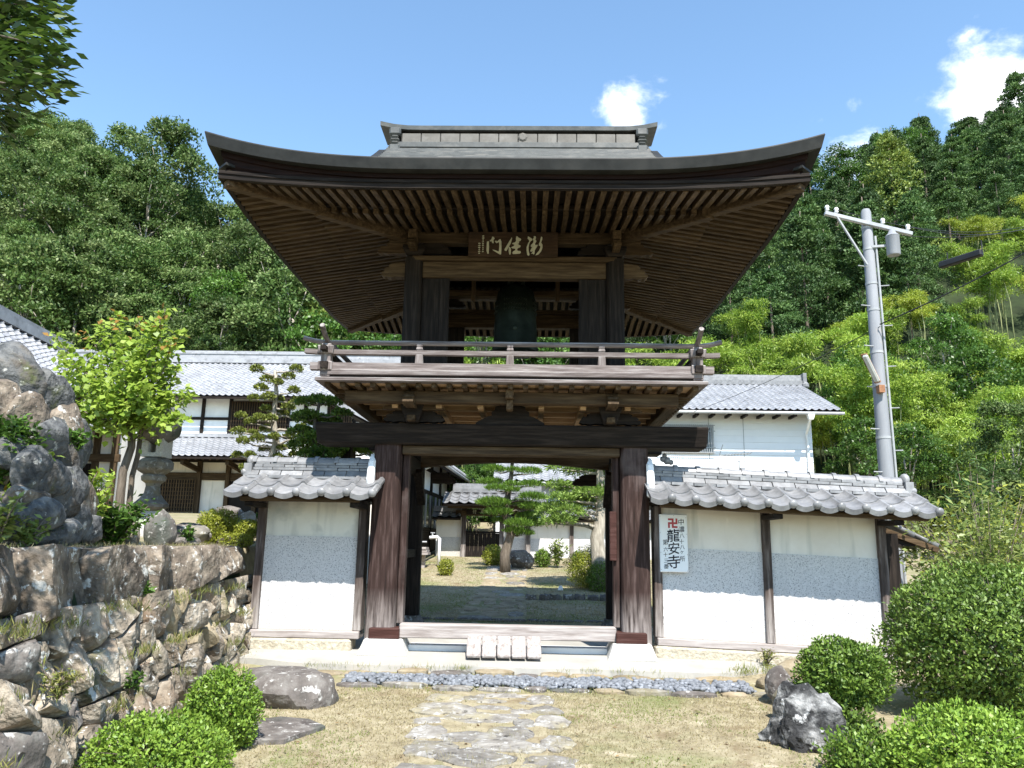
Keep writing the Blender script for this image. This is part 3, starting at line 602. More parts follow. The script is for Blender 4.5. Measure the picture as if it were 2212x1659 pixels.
    for s in (-1, 1):
        P('tie_beam', MB().box(s*cx-.075, s*cx+.075, cy0+.125, cy1-.125, 5.1, 5.33), 'brown_y', bevel=.01)
        P('plate_beam', MB().box(s*cx-.12, s*cx+.12, cy0+.14, cy1-.14, 5.334, 5.402), 'brown_y', bevel=.008)
        P('eave_beam', MB().box(s*cx-.085, s*cx+.085, cy0+.09, cy1-.09, 5.6, 5.76), 'brown_y', bevel=.01)
        for ya_ in (cy0+.13, cy1-.37): P('wing_panel', MB().box(s*cx-.03, s*cx+.03, ya_, ya_+.24, 3.53, 5.098), 'dark_z')
    for x in (-.62, .62): P('hanging_strut', MB().bar((x, 11.0, 5.1), (x, 11.0, 5.7), .06, .06), 'brown_z')
    P('bell_beam', MB().box(-1.3, 1.3, 11.2, 11.4, 5.68, 5.9), 'dark_x', bevel=.01)
    P('cross_beam', MB().box(-1.28, 1.28, 11.75, 11.9, 5.42, 5.52), 'brown_x', bevel=.008)
    # ---- eaves: two tiers of rafters on four sides
    def lift(t, w=1.36, L=1.75): return .085*max(0, (abs(t)-w)/L)**2
    def frame(side):   # returns map (along, out, z): out = distance outward from the wall plate
        if side == 0: return (lambda a, o: (a, cy0-o)), cx
        if side == 1: return (lambda a, o: (a, cy1+o)), cx
        if side == 2: return (lambda a, o: (-cx-o, RC+a)), (cy1-cy0)/2
        return (lambda a, o: (cx+o, RC+a)), (cy1-cy0)/2
    zb = lambda o, a, w: 5.75-.165*o+lift(a, w)         # underside of base rafters
    zf = lambda o, a, w: 5.635-.17*(o-1.05)+lift(a, w)   # underside of flying rafters
    HB = 1.79
    for side in range(4):
        f, w = frame(side); n = int((w+1.78)/.1305); ax = 'y' if side < 2 else 'x'
        for i in range(-n, n+1):
            a = i*.1305; o0 = max(0, abs(a)-w)/1.0
            for nm, s0, s1, z in (('base_rafter', max(-.02, o0), 1.10, zb), ('flying_rafter', max(1.04, o0), 1.90, zf)):
                if s1-s0 < .09: continue
                h = .082; wd = .062
                p0 = f(a, s0); p1 = f(a, s1)
                mb = MB().bar((*p0, z(s0, a, w)+h/2), (*p1, z(s1, a, w)+h/2), wd, h)
                P(nm, mb, 'brown_'+ax)
        # boards over the rafters
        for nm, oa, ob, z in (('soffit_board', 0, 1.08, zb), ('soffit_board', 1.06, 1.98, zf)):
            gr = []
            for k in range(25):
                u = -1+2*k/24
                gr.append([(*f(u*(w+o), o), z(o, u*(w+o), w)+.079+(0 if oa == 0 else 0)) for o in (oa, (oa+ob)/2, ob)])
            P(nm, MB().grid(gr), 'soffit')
        def strip(nm, oi, oo, z0, z1, m, lf=1.0, ln=0):
            mb = MB(); k = 24; pts = []
            for j in range(k+1):
                u = -1+2*j/k; row = []
                for o, zz in ((oi, z0), (oo, z0), (oo, z1), (oi, z1)):
                    a = u*(w+o); row.append((*f(a, o), zz+lift(a, w)*lf))
                pts.append(row)
            vs = [p for r_ in pts for p in r_]; fs = [(3, 2, 1, 0), (k*4, k*4+1, k*4+2, k*4+3)]
            for j in range(k):
                fs += [(j*4+q, j*4+(q+1) % 4, (j+1)*4+(q+1) % 4, (j+1)*4+q) for q in range(4)]
            P(nm, mb.add(vs, fs), m+('_x' if side < 2 else '_y') if m+'_x' in M else m)
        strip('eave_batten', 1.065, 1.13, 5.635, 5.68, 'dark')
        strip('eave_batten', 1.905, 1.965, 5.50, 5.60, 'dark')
    for sx in (-1, 1):
        for y, sy in ((cy0, -1), (cy1, 1)):
            a = (sx*cx, y); h = .2
            mid = (sx*(cx+1.08), y+sy*1.08); end = (sx*(cx+1.90), y+sy*1.90)
            mb = MB().bar((*a, 5.70), (*mid, 5.635), .13, .18).bar((sx*(cx+1.0), y+sy*1.0, 5.665), (*end, 5.625), .125, .165, h1=.2)
            P('hip_rafter', mb, 'brown_x', bevel=.012)
            P('hip_rafter_cap', MB().bar((sx*(cx+1.72), y+sy*1.72, 5.75), (sx*(cx+1.94), y+sy*1.94, 5.765), .2, .03), 'copper')
    # ---- roof covering
    EX, EY = 3.46, 3.34
    def el(a, half): return .31*max(0, (abs(a)-1.0)/(half-1.0))**2.5
    h = lambda d: 5.795+.36*d+.070*d*d
    def side_frame(side):
        if side == 0: return (lambda a, d: (a, RC-EY+d)), EX
        if side == 1: return (lambda a, d: (a, RC+EY-d)), EX
        if side == 2: return (lambda a, d: (-EX+d, RC+a)), EY
        return (lambda a, d: (EX-d, RC+a)), EY
    GX = 2.02
    shing = []
    for side in range(4):
        f, half = side_frame(side)
        dmax = EY if side < 2 else EX-GX+.35
        ds = np.linspace(0, dmax, 20); gr = []
        for k in range(41):
            u = -1+2*k/40; row = []
            for d in ds:
                hw = half-d
                if side < 2: hw = max(hw, GX)
                a = u*hw
                row.append((*f(a, d), h(d)+el(a*half/hw, half)*max(0, 1-d/1.6)**2))
            gr.append(row)
        P('roof_covering', MB().grid(gr), 'copper', smooth=True)
        # thick eave edge (copper-clad) and the red-brown boards stepping in below it
        mb = MB(); k = 48; vs = []; fs = []
        for j in range(k+1):
            u = -1+2*j/k; e = el(u*half, half); t = e/.31
            for o, zz in ((0, h(0)+e+.002), (.0-.004, h(0)+e-.012), (.03, h(0)+e*.92-.125), (.135, h(0)+e*.9-.13)):
                vs.append((*f(u*(half-o), o), zz))
        for j in range(k): fs += [(j*4+q, j*4+q+1, (j+1)*4+q+1, (j+1)*4+q) for q in range(3)]
        P('eave_edge', mb.add(vs, fs), 'copper')
        mb = MB(); vs = []; fs = []; prof = ((.145, -.10, .9), (.147, -.175, .85), (.172, -.18, .8), (.174, -.225, .7), (.196, -.23, .6), (.198, -.262, .5), (.215, -.266, .4), (.25, -.15, .3))
        for j in range(k+1):
            u = -1+2*j/k; e = el(u*half, half)
            for o, dz, le in prof: vs.append((*f(u*(half-o), o), h(0)+dz+e*le))
        m_ = len(prof)
        for j in range(k): fs += [(j*m_+q, j*m_+q+1, (j+1)*m_+q+1, (j+1)*m_+q) for q in range(m_-1)]
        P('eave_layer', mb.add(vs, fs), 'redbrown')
        # overlapping shingle strips near the top of the front and back slopes
        if side < 2:
            for i in range(9):
                d0 = 2.25+i*.105; mb = MB()
                p = [(-GX+.0, d0), (GX, d0), (GX, d0+.12), (-GX, d0+.12)]
                q0 = [(*f(a, d), h(d)+(.028 if jj < 2 else .006)) for jj, (a, d) in enumerate(p)]
                q1 = [(x, y, z-.02) for x, y, z in q0]
                P('shingle_course', mb.hexa(q1+q0), 'ridge_metal')
    for s in (-1, 1):     # gable ends and barge
        mb = MB(); pts = [(s*(GX-.18), RC-EY+d, h(d)-.02) for d in np.linspace(1.6, EY, 8)]+[(s*(GX-.18), RC+EY-d, h(d)-.02) for d in np.linspace(EY, 1.6, 8)]
        mb.prism(pts, (-.04*s, 0, 0)); P('gable_board', mb, 'dark_y')
        for q in (-1, 1):
            mb = MB()
            for d0, d1 in zip(np.linspace(1.5, EY-.45, 8)[:-1], np.linspace(1.5, EY-.45, 8)[1:]):
                mb.bar((s*(GX+.03), RC+q*(EY-d0), h(d0)-.035), (s*(GX+.03), RC+q*(EY-d1), h(d1)-.035), .1, .1)
            P('verge', mb, 'copper')
    # ridge
    ry = .30
    def ridge(nm, x, z0, z1, y, m='copper', cam_=0): P(nm, MB().box(-x, x, RC-y, RC+y, z0, z1), m, bevel=.008)
    ridge('ridge_course', 1.86, 7.44, 7.55, .30, 'copper'); ridge('ridge_course', 1.88, 7.552, 7.645, .33, 'ridge_metal'); ridge('ridge_course', 1.82, 7.647, 7.81, .26, 'copper'); ridge('ridge_course', 1.82, 7.812, 7.85, .19, 'redbrown')
    for i in range(12):
        x = -1.8+i*.3
        P('ridge_plate', MB().box(x+.005, x+.295, RC-.29, RC-.262, 7.655, 7.805), 'ridge_panel', bevel=.006)
    mb = MB(); n = 20; vs = []; fs = []
    for j in range(n+1):
        x = -2.14+4.28*j/n; up = .075*max(0, (abs(x)-1.6)/.54)**2
        for y, z in ((-.31, 7.855), (-.32, 7.92), (-.14, 7.995), (0, 8.01), (.14, 7.995), (.32, 7.92), (.31, 7.855)): vs.append((x, RC+y, z+up))
    for j in range(n): fs += [(j*7+q, j*7+(q+1) % 7, (j+1)*7+(q+1) % 7, (j+1)*7+q) for q in range(7)]
    fs += [tuple(range(7)), tuple(n*7+q for q in range(7))]
    P('ridge_cap', mb.add(vs, fs), 'ridge_metal')
    for s in (-1, 1):
        x = 1.9*s
        for z0, z1, e in ((7.44, 7.60, .085), (7.60, 7.65, .06), (7.65, 7.70, .075), (7.70, 7.75, .06), (7.75, 7.88, .09)):
            P('ridge_end_ornament', MB().box(x-e, x+e, RC-.36, RC+.36, z0+.001, z1), 'ridge_metal', bevel=.025)
    mb = MB(); q = Matrix.Translation((.07, RC-.262, 7.745)) @ Matrix.Rotation(R(90), 4, 'X'); l = MB().lathe((0, 0, 0), [(.07, -.02), (.075, .03), (.05, .045)], 8); mb.add([q @ Vector(p) for p in l.v], l.f); P('ridge_crest', mb, 'ridge_panel')
    return g
gate = build_gate()

def build_plaque():
    pl = thing('name_plaque', 'brown wooden name plaque with three pale brushed characters above the bell chamber opening', 'plaque', (0, 9.93, 5.36))
    y = 9.925
    mb = MB().hexa([(-.62, y-.03, 5.375), (.585, y-.03, 5.375), (.585, y, 5.375), (-.62, y, 5.375), (-.62, y-.05, 5.72), (.585, y-.05, 5.72), (.585, y-.02, 5.72), (-.62, y-.02, 5.72)])
    part('board', mb, M['plaque'], pl, bevel=.006)
    SX = 1.205/1895; SZ = .345/530
    def stroke(nm, polys):
        mb = MB()
        for poly in polys:
            pts = [(-.62+(px-150)*SX, y-.033-.02*((720-py)/530), 5.375+(720-py)*SZ) for px, py in poly]
            mb.prism(pts, (0, -.007, 0))
        part(nm, mb, M['gold'], pl)
    stroke('letter', [[(545, 410), (585, 400), (592, 520), (588, 660), (560, 665), (538, 600), (540, 500)],
        [(655, 300), (690, 310), (705, 340), (680, 375), (690, 420), (680, 445), (655, 430), (640, 395), (610, 405), (605, 385), (640, 355)],
        [(710, 395), (740, 385), (760, 405), (795, 370), (825, 350), (850, 400), (855, 520), (850, 675), (830, 680), (790, 660), (740, 630), (690, 600), (665, 580), (700, 585), (760, 605), (800, 620), (808, 500), (800, 412), (775, 425), (750, 440), (725, 420)]])
    stroke('letter', [[(1070, 310), (1075, 340), (1050, 440), (1000, 530), (960, 605), (925, 600), (920, 570), (960, 500), (1010, 410)],
        [(1010, 510), (1050, 540), (1055, 640), (1040, 685), (1020, 670), (1005, 610)],
        [(1165, 290), (1195, 295), (1210, 320), (1250, 335), (1268, 355), (1250, 385), (1215, 400), (1225, 430), (1200, 450), (1225, 475), (1258, 490), (1250, 520), (1195, 545), (1185, 580), (1200, 600), (1255, 605), (1265, 630), (1245, 660), (1100, 668), (1085, 645), (1100, 615), (1140, 590), (1150, 555), (1080, 545), (1060, 525), (1110, 500), (1130, 470), (1080, 450), (1085, 435), (1140, 420), (1160, 390), (1155, 340)]])
    stroke('letter', [[(1410, 290), (1450, 310), (1500, 345), (1500, 370), (1460, 400), (1440, 450), (1425, 520), (1430, 600), (1450, 690), (1425, 702), (1400, 680), (1385, 600), (1385, 520), (1410, 450), (1440, 390), (1430, 360), (1405, 340)],
        [(1535, 285), (1575, 290), (1580, 320), (1565, 350), (1590, 390), (1575, 420), (1560, 440), (1570, 480), (1610, 465), (1620, 480), (1590, 530), (1560, 580), (1550, 660), (1535, 675), (1515, 655), (1480, 655), (1500, 640), (1520, 600), (1480, 615), (1460, 600), (1480, 560), (1500, 520), (1470, 500), (1480, 470), (1520, 430), (1530, 380), (1510, 350), (1535, 320)],
        [(1690, 290), (1715, 310), (1710, 350), (1690, 420), (1720, 470), (1720, 530), (1690, 610), (1640, 670), (1575, 692), (1600, 650), (1650, 590), (1675, 520), (1670, 490), (1640, 480), (1645, 440), (1665, 400), (1675, 340)]])
    rr = random.Random(5); dots = []
    for cx, y0, n in ((462, 285, 9), (385, 445, 6)):
        for i in range(n):
            py = y0+i*42; w = rr.uniform(14, 30)
            dots.append([(cx-w, py+rr.uniform(-6, 6)), (cx+w*.3, py-12), (cx+w, py+4), (cx+w*.2, py+rr.uniform(8, 24)), (cx-w*.5, py+14)])
    stroke('signature', dots)
build_plaque()
def build_bell():
    b = thing('temple_bell', 'large dark bronze bell hanging inside the upper storey of the gate', 'bell', (0, 11.3, 4.38))
    part('bell_body', MB().lathe((0, 11.3, 4.38), [(.335, 0), (.345, .03), (.335, .12), (.325, .14), (.318, .45), (.31, .5), (.305, .8), (.27, .95), (.2, 1.03), (.02, 1.07)], 28), M['bronze'], b, True)
    mb = MB()
    for i in range(8): a = math.pi*i/7; mb.ball((.1*math.cos(a), 11.3, 5.43+.13*math.sin(a)), .045, 8, 5)
    part('hanging_loop', mb.tube([(0, 11.3, 5.54), (0, 11.3, 5.69)], .03), M['bronze'], b, True)
    mb = MB()
    for k in range(3):
        for i in range(9):
            for s in range(4):
                a = s*math.pi/2+(i-4)*.13; mb.ball((.305*math.cos(a), 11.3+.305*math.sin(a), 5.0+.075*k), .02, 6, 4)
    part('boss', mb, M['bronze'], b, True, kind='stuff')
    part('lotus_mark', MB().ball((0, 10.985, 4.7), .05, 12, 4, (1, .3, 1)), M['bronze'], b, True)
build_bell()
def build_ramp():
    t = thing('plank_ramp', 'short ramp of five weathered grey planks leaning on the gate threshold', 'ramp', (-.03, 9.68, .3)); r = random.Random(4)
    xs = [-.485, -.305, -.125, .045, .225, .405]
    for i in range(5):
        x0, x1 = xs[i]+.006, xs[i+1]-.006; d = r.uniform(-.015, .015)
        mb = MB().hexa([(x0+.01, 9.56+d, .285), (x1+.01, 9.56+d, .285), (x1-.02*0, 9.80, .455), (x0, 9.80, .455), (x0+.01, 9.54+d, .325), (x1+.01, 9.54+d, .325), (x1, 9.80, .525), (x0, 9.80, .525)])
        part('plank', mb, M['grey_y'], t, bevel=.012)
build_ramp()

# ------------------------------------------------------------------ tiled garden walls either side of the gate
def tile_mb(p, L, th=.028, eave=False, n=12):
    """one S-shaped pan tile: runs back along +y for L, falls towards -y; eave tiles carry a lip and a round boss"""
    def prof(u): return -.03*math.sin(math.pi*u/.74) if u < .74 else .036*math.sin(math.pi*(u-.74)/.26)
    mb = MB(); top = [[(u*p, y*L, prof(u)*(1 if y == 0 else .95)) for y in (0, 1)] for u in np.linspace(0, 1, n)]
    dn = [[(x, y, z-(.062 if eave and j == 0 and k < n*.78 else th)) for j, (x, y, z) in enumerate(r_)] for k, r_ in enumerate(top)]
    vs = [q for r_ in top for q in r_]+[q for r_ in dn for q in r_]; o = n*2; fs = []
    for i in range(n-1):
        fs += [(i*2, i*2+2, i*2+3, i*2+1), (o+i*2, o+i*2+1, o+i*2+3, o+i*2+2), (i*2, o+i*2, o+i*2+2, i*2+2), (i*2+1, i*2+3, o+i*2+3, o+i*2+1)]
    fs += [(0, 1, o+1, o), (o-2, 2*o-2, 2*o-1, o-1)]
    mb.add(vs, fs)
    if eave: mb.ball((p*.87, .012, -.004), .052, 12, 7, (1, .7, 1))
    return mb
def garden_wall(x0, x1, posts, label, grade, right):
    zg = lambda x: grade*(x-1.8) if right else 0
    t = thing('garden_wall', label, 'wall', ((x0+x1)/2, 10, .3))
    def B(nm, xa, xb, ya, yb, za, zb, m, bevel=0, lab=None):
        a, b = zg(xa), zg(xb)
        return part(nm, MB().hexa([(xa, ya, za+a), (xb, ya, za+b), (xb, yb, za+b), (xa, yb, za+a), (xa, ya, zb+a), (xb, ya, zb+b), (xb, yb, zb+b), (xa, yb, zb+a)]), M[m], t, bevel=bevel, label=lab)
    wz = 1.60 if right else 1.655
    xa, xb = min(posts), max(posts)
    for pa, pb in zip(sorted(posts)[:-1], sorted(posts)[1:]):
        B('stone_panel', pa+.051, pb-.051, 10.0, 10.14, .522, wz, 'granite')
        B('plaster_panel', pa+.051, pb-.051, 10.012, 10.13, wz, 2.1, 'plaster' if right else 'plaster_stain', 0, None if right else 'grey water-stained plaster band')
    for px in posts: B('post', px-.05, px+.05, 9.945, 10.17, .522, 2.105, 'post', .008)
    B('sill', x0+.03, x1-.03, 9.90, 10.2, .43, .52, 'grey_x', .01)
    B('base_stone', x0+(.0 if right else .05), x1-(.05 if right else .12), 9.88, 10.2, .27, .427, 'base_stone', .025)
    B('eave_beam', x0+.02, x1+(.2 if right else -.02), 9.42, 9.53, 2.06, 2.118, 'brown_x', .006)
    B('wall_plate', x0-.05, x1+.05, 9.93, 10.2, 2.107, 2.2, 'dark_x', .006)
    for px in posts:
        if not right or px > 3: B('bracket', px-.06, px+.06, 9.46, 9.945, 2.0, 2.058, 'dark_y', .006)
    rx0, rx1 = (1.675, 5.05) if right else (-3.40, -1.58)
    n = 12 if right else 6; p = (rx1-rx0)/n
    B('roof_board', rx0+.02, rx1-.03, 9.34, 9.62, 2.12, 2.135, 'dark_x')
    sl_ = math.atan2(.115, .31)
    e = mesh_of('roof_tile', tile_mb(p*1.0, .36, eave=True), M['tile'], smooth=True); e.set_sharp_from_angle(angle=R(40))
    u = mesh_of('roof_tile', tile_mb(p*1.0, .36), M['tile'], smooth=True); u.set_sharp_from_angle(angle=R(40))
    b = base(t); rr = random.Random(9 if right else 8)
    rotz = math.atan(grade) if right else 0
    for me, yy, zz in ((e, 9.27, 2.17), (u, 9.56, 2.285)):
        for i in range(n):
            x = rx0+i*p; o = link('roof_tile', me, t); o.location = (x-b.x, yy-b.y+rr.uniform(-.006, .006), zz+zg(x)-b.z+rr.uniform(-.004, .004)); o.rotation_euler = (sl_*.92, -rotz, rr.uniform(-.012, .012))
    for i in range(n):     # back slope
        x = rx0+(i+1)*p
        for me, yy, zz in ((e, 10.79, 2.17), (u, 10.5, 2.285)):
            o = link('roof_tile', me, t); o.location = (x-b.x, yy-b.y, zz+zg(x)-b.z); o.rotation_euler = (sl_*.92, rotz, math.pi)
    # ridge courses
    q0, q1 = (1.80, 4.93) if right else (-3.30, -1.72)
    L = .28
    for (d, z0, z1, d1, ex, st) in ((.165, 2.37, 2.407, .165, .06, 0), (.155, 2.409, 2.475, .10, .05, .5), (.105, 2.477, 2.512, .105, .0, .1), (.095, 2.514, 2.549, .095, -.01, .6)) + (((.088, 2.551, 2.58, .088, -.02, .3),) if not right else ()):
        x = q0-ex-st*L
        while x < q1+ex-.02:
            xa_, xb_ = max(x, q0-ex), min(x+L, q1+ex)
            if xb_-xa_ > .04:
                a, b2 = zg(xa_), zg(xb_); j = rr.uniform(-.004, .004); k_ = rr.uniform(-.003, .003); g_ = .004
                part('ridge_tile', MB().hexa([(xa_+g_, 10.03-d+j, z0+a), (xb_-g_, 10.03-d+j, z0+b2), (xb_-g_, 10.03+d, z0+b2), (xa_+g_, 10.03+d, z0+a), (xa_+g_, 10.03-d1+j, z1+a+k_), (xb_-g_, 10.03-d1+j, z1+b2+k_), (xb_-g_, 10.03+d1, z1+b2), (xa_+g_, 10.03+d1, z1+a)]), M['tile'], t, bevel=.004)
            x += L
    zc = 2.552 if right else 2.582
    mb = MB(); prof = [(math.cos(a)*.085, math.sin(a)*.07) for a in np.linspace(0, math.pi, 9)]
    mb.prism([(0, y, z) for y, z in prof], (L-.005, 0, 0)); prof2 = [(y*1.22, z*1.25) for y, z in prof]; mb.prism([(-.012, y, z) for y, z in prof2], (.05, 0, 0))
    cap = mesh_of('cap_tile', mb, M['tile'], smooth=True); cap.set_sharp_from_angle(angle=R(40))
    k = int((q1-q0)/L+.5)
    for i in range(k):
        x = q0+(q1-q0)*i/k; o = link('cap_tile', cap, t); o.location = (x-b.x, 10.03-b.y, zc+zg(x)-b.z); o.rotation_euler = (0, -rotz, 0); o.scale = ((q1-q0)/k/L, 1, 1)
    ex_ = q1+.06 if right else q0-.06; z_ = zg(ex_)
    mb = MB(); w = .05
    mb.box(ex_-w, ex_+w, 9.9, 10.16, 2.40+z_, 2.56+z_).ball((ex_, 10.03, 2.60+z_), .075, 10, 6, (.8, 1, 1)).ball((ex_+(w if right else -w), 9.93, 2.45+z_), .045).ball((ex_+(w if right else -w), 10.13, 2.45+z_), .045)
    part('ridge_end_tile', mb, M['tile'], t, True, auto=True)
    s = 1 if right else -1                        # white plaster shoulder against the gate pillar
    xs = 1.755*s
    mb = MB().prism([(xs-.05*s, 9.78, 2.20), (xs-.05*s, 9.72, 2.36), (xs-.05*s, 9.80, 2.60), (xs-.05*s, 9.93, 2.70), (xs-.05*s, 10.15, 2.70), (xs-.05*s, 10.3, 2.3), (xs-.05*s, 10.3, 2.2)], (.09*s, 0, 0)); part('plaster_shoulder', mb, M['white'], t, bevel=.02)
    return t
wl = garden_wall(-3.27, -1.79, [-3.145, -1.86], 'short tiled garden wall with a single granite panel and stained plaster, next to the stone retaining wall', 0, False)
wr = garden_wall(1.79, 4.75, [1.85, 3.2, 4.62], 'long tiled garden wall with two granite panels, beside the big clipped hedge', -.036, True)
part('onigawara', MB().ball((2.0, 10.03, 2.68), .05, 10, 6).ball((1.95, 10.03, 2.70), .04).ball((2.05, 10.03, 2.66), .035).ball((1.97, 10.03, 2.745), .03), M['tile'], wr, True).name = 'ridge_ornament'
def build_sign():
    s = thing('temple_sign', 'white painted board with a red manji and black brush lettering on the garden wall', 'sign', (2.03, 9.93, 1.3))
    x0, x1, z0, z1, y = 1.868, 2.218, 1.295, 2.0, 9.925
    part('board', MB().box(x0, x1, y, y+.022, z0, z1), M['sign'], s, bevel=.008)
    part('batten', MB().box(x0+.03, x1-.03, y+.0225, 10.0, 1.95, 1.985).box(x0+.03, x1-.03, y+.0225, 9.999, 1.32, 1.355), M['grey_x'], s)
    def uv(px, py): return x0+(px-190-(py-140)*.022)/675*(x1-x0), z1-(py-138)/1390*(z1-z0)
    cell = .235/5*.5; cx, cz = uv(518, 355); c = .0235
    rows = ['XXX.X', '..X.X', 'XXXXX', 'X.X..', 'X.XXX']; mb = MB()
    for j, row in enumerate(rows):
        i = 0
        while i < 5:
            if row[i] == 'X':
                k = i
                while k < 5 and row[k] == 'X': k += 1
                mb.box(cx+(i-2.5)*c, cx+(k-2.5)*c, y-.0025, y-.0005, cz+(1.5-j)*c, cz+(2.5-j)*c); i = k
            else: i += 1
    part('manji', mb, M['manji'], s)
    for ch, px, py, sz in (('龍', 530, 650, 300), ('安', 545, 960, 285), ('寺', 540, 1280, 310), ('中', 718, 320, 150), ('濃', 728, 500, 140), ('八', 738, 655, 118), ('十', 730, 795, 112), ('八', 745, 930, 115), ('ヶ', 738, 1050, 80), ('所', 745, 1205, 130),
                           ('第', 342, 815, 130), ('六', 352, 985, 105), ('十', 347, 1115, 100), ('三', 360, 1255, 98), ('番', 366, 1390, 120)):
        u, v = uv(px, py); k = 1/675*(x1-x0)
        glyph_obj(ch, u, v, sz*k, y-.0005, M['ink'], s, rot=.1, shear=.02, thick=.0015, bold=.009 if sz > 200 else .003)
    mb = MB()
    for px, py in ((215, 190), (540, 175), (825, 220), (850, 615), (220, 590), (235, 1060), (865, 1108), (250, 1465), (870, 1495)):
        u, v = uv(px, py); mb.ball((u, y, v), .004, 6, 4)
    part('screw', mb, M['rust'], s)
build_sign()
# roof of the wall that runs back from the hedge end
def build_return_wall():
    t = thing('return_wall', 'narrow tiled side wall running back from the hedge end of the long garden wall', 'wall', (4.95, 12.2, .2))
    part('wall_panel', MB().box(4.84, 5.0, 10.6, 14.2, .1, 1.8), M['granite'], t)
    part('wall_post', MB().box(4.8, 5.04, 10.45, 10.6, .1, 1.82), M['dark_z'], t)
    part('eave_beam', MB().box(4.7, 5.4, 10.75, 10.83, 1.66, 1.76).box(4.7, 5.4, 13.3, 13.38, 1.66, 1.76), M['dark_x'], t)
    me = mesh_of('roof_tile', tile_mb(.29, .34, eave=True), M['tile'], smooth=True); b = base(t)
    for i in range(12):
        for yy, zz in ((5.72, 1.70), (5.42, 1.84)):
            o = link('roof_tile', me, t); o.location = (yy-b.x, 10.75+i*.29-b.y, zz-b.z); o.rotation_euler = (.42, 0, math.pi/2)
        o = link('roof_tile', me, t); o.location = (4.45-b.x, 11.04+i*.29-b.y, 1.75-b.z); o.rotation_euler = (.42, 0, -math.pi/2)
    part('ridge_tile', MB().box(4.86, 5.08, 10.72, 14.3, 1.95, 2.08), M['tile'], t, bevel=.02)
    part('rafter', MB().bar((4.9, 10.73, 1.9), (5.68, 10.73, 1.62), .05, .07), M['brown_x'], t)
build_return_wall()
# ------------------------------------------------------------------ buildings behind
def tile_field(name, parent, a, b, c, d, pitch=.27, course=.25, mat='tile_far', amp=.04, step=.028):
    """a, b: eave corners (left, right); d, c: top corners above them. One rippled, stepped tile surface."""
    a, b, c, d = (np.array(q, float) for q in (a, b, c, d))
    nu = max(1, int(np.linalg.norm(b-a)/pitch)); nv = max(1, int(np.linalg.norm((d+c)/2-(a+b)/2)/course))
    U = np.linspace(0, 1, nu*5+1); ph = (np.arange(nu*5+1) % 5)/5.0
    pr = np.where(ph < .7, -np.sin(np.pi*ph/.7)*.8, np.sin(np.pi*(ph-.7)/.3))*amp
    nrm = np.cross(b-a, d-a); nrm = nrm/np.linalg.norm(nrm); nrm = nrm*np.sign(nrm[2])
    V = []; 
    for j in range(nv): V += [(j/nv, step), ((j+.985)/nv, 0)]
    rows = []
    for v, s in V:
        l = a+(d-a)*v; r_ = b+(c-b)*v
        rows.append(l[None]+(r_-l)[None]*U[:, None]+nrm[None]*(pr+s)[:, None])
    Pt = np.stack(rows); m, k = Pt.shape[:2]
    idx = np.arange(m*k).reshape(m, k); q = np.stack([idx[:-1, :-1], idx[:-1, 1:], idx[1:, 1:], idx[1:, :-1]], -1).reshape(-1, 4)
    me = bpy.data.meshes.new(name); me.from_pydata([tuple(p) for p in (Pt.reshape(-1, 3)-np.array(base(parent)))], [], q.tolist()); me.materials.append(M[mat]); me.update()
    o = link(name, me, parent); o['kind'] = 'stuff'
    mb = MB().hexa([tuple(p-nrm*.10) for p in (a, b, c, d)]+[tuple(p-nrm*.045) for p in (a, b, c, d)]); part('roof_deck', mb, M['dark_x'], parent)
    return o
def pan(parent, nm, x0, x1, z0, z1, y, th, m, **k): return part(nm, MB().box(x0, x1, y, y+th, z0, z1), M[m], parent, **k)
def lattice(parent, x0, x1, z0, z1, y, nv, nh, m='dark_z'):
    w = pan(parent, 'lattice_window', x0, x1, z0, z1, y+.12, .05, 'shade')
    mb = MB()
    for i in range(nv+1): x = x0+(x1-x0)*i/nv; mb.box(x-.02, x+.02, y+.03, y+.07, z0, z1)
    for j in range(nh+1): z = z0+(z1-z0)*j/nh; mb.box(x0, x1, y+.075, y+.1, z-.02, z+.02)
    o = part('lattice', mb, M['brown_z'], w)
    return w
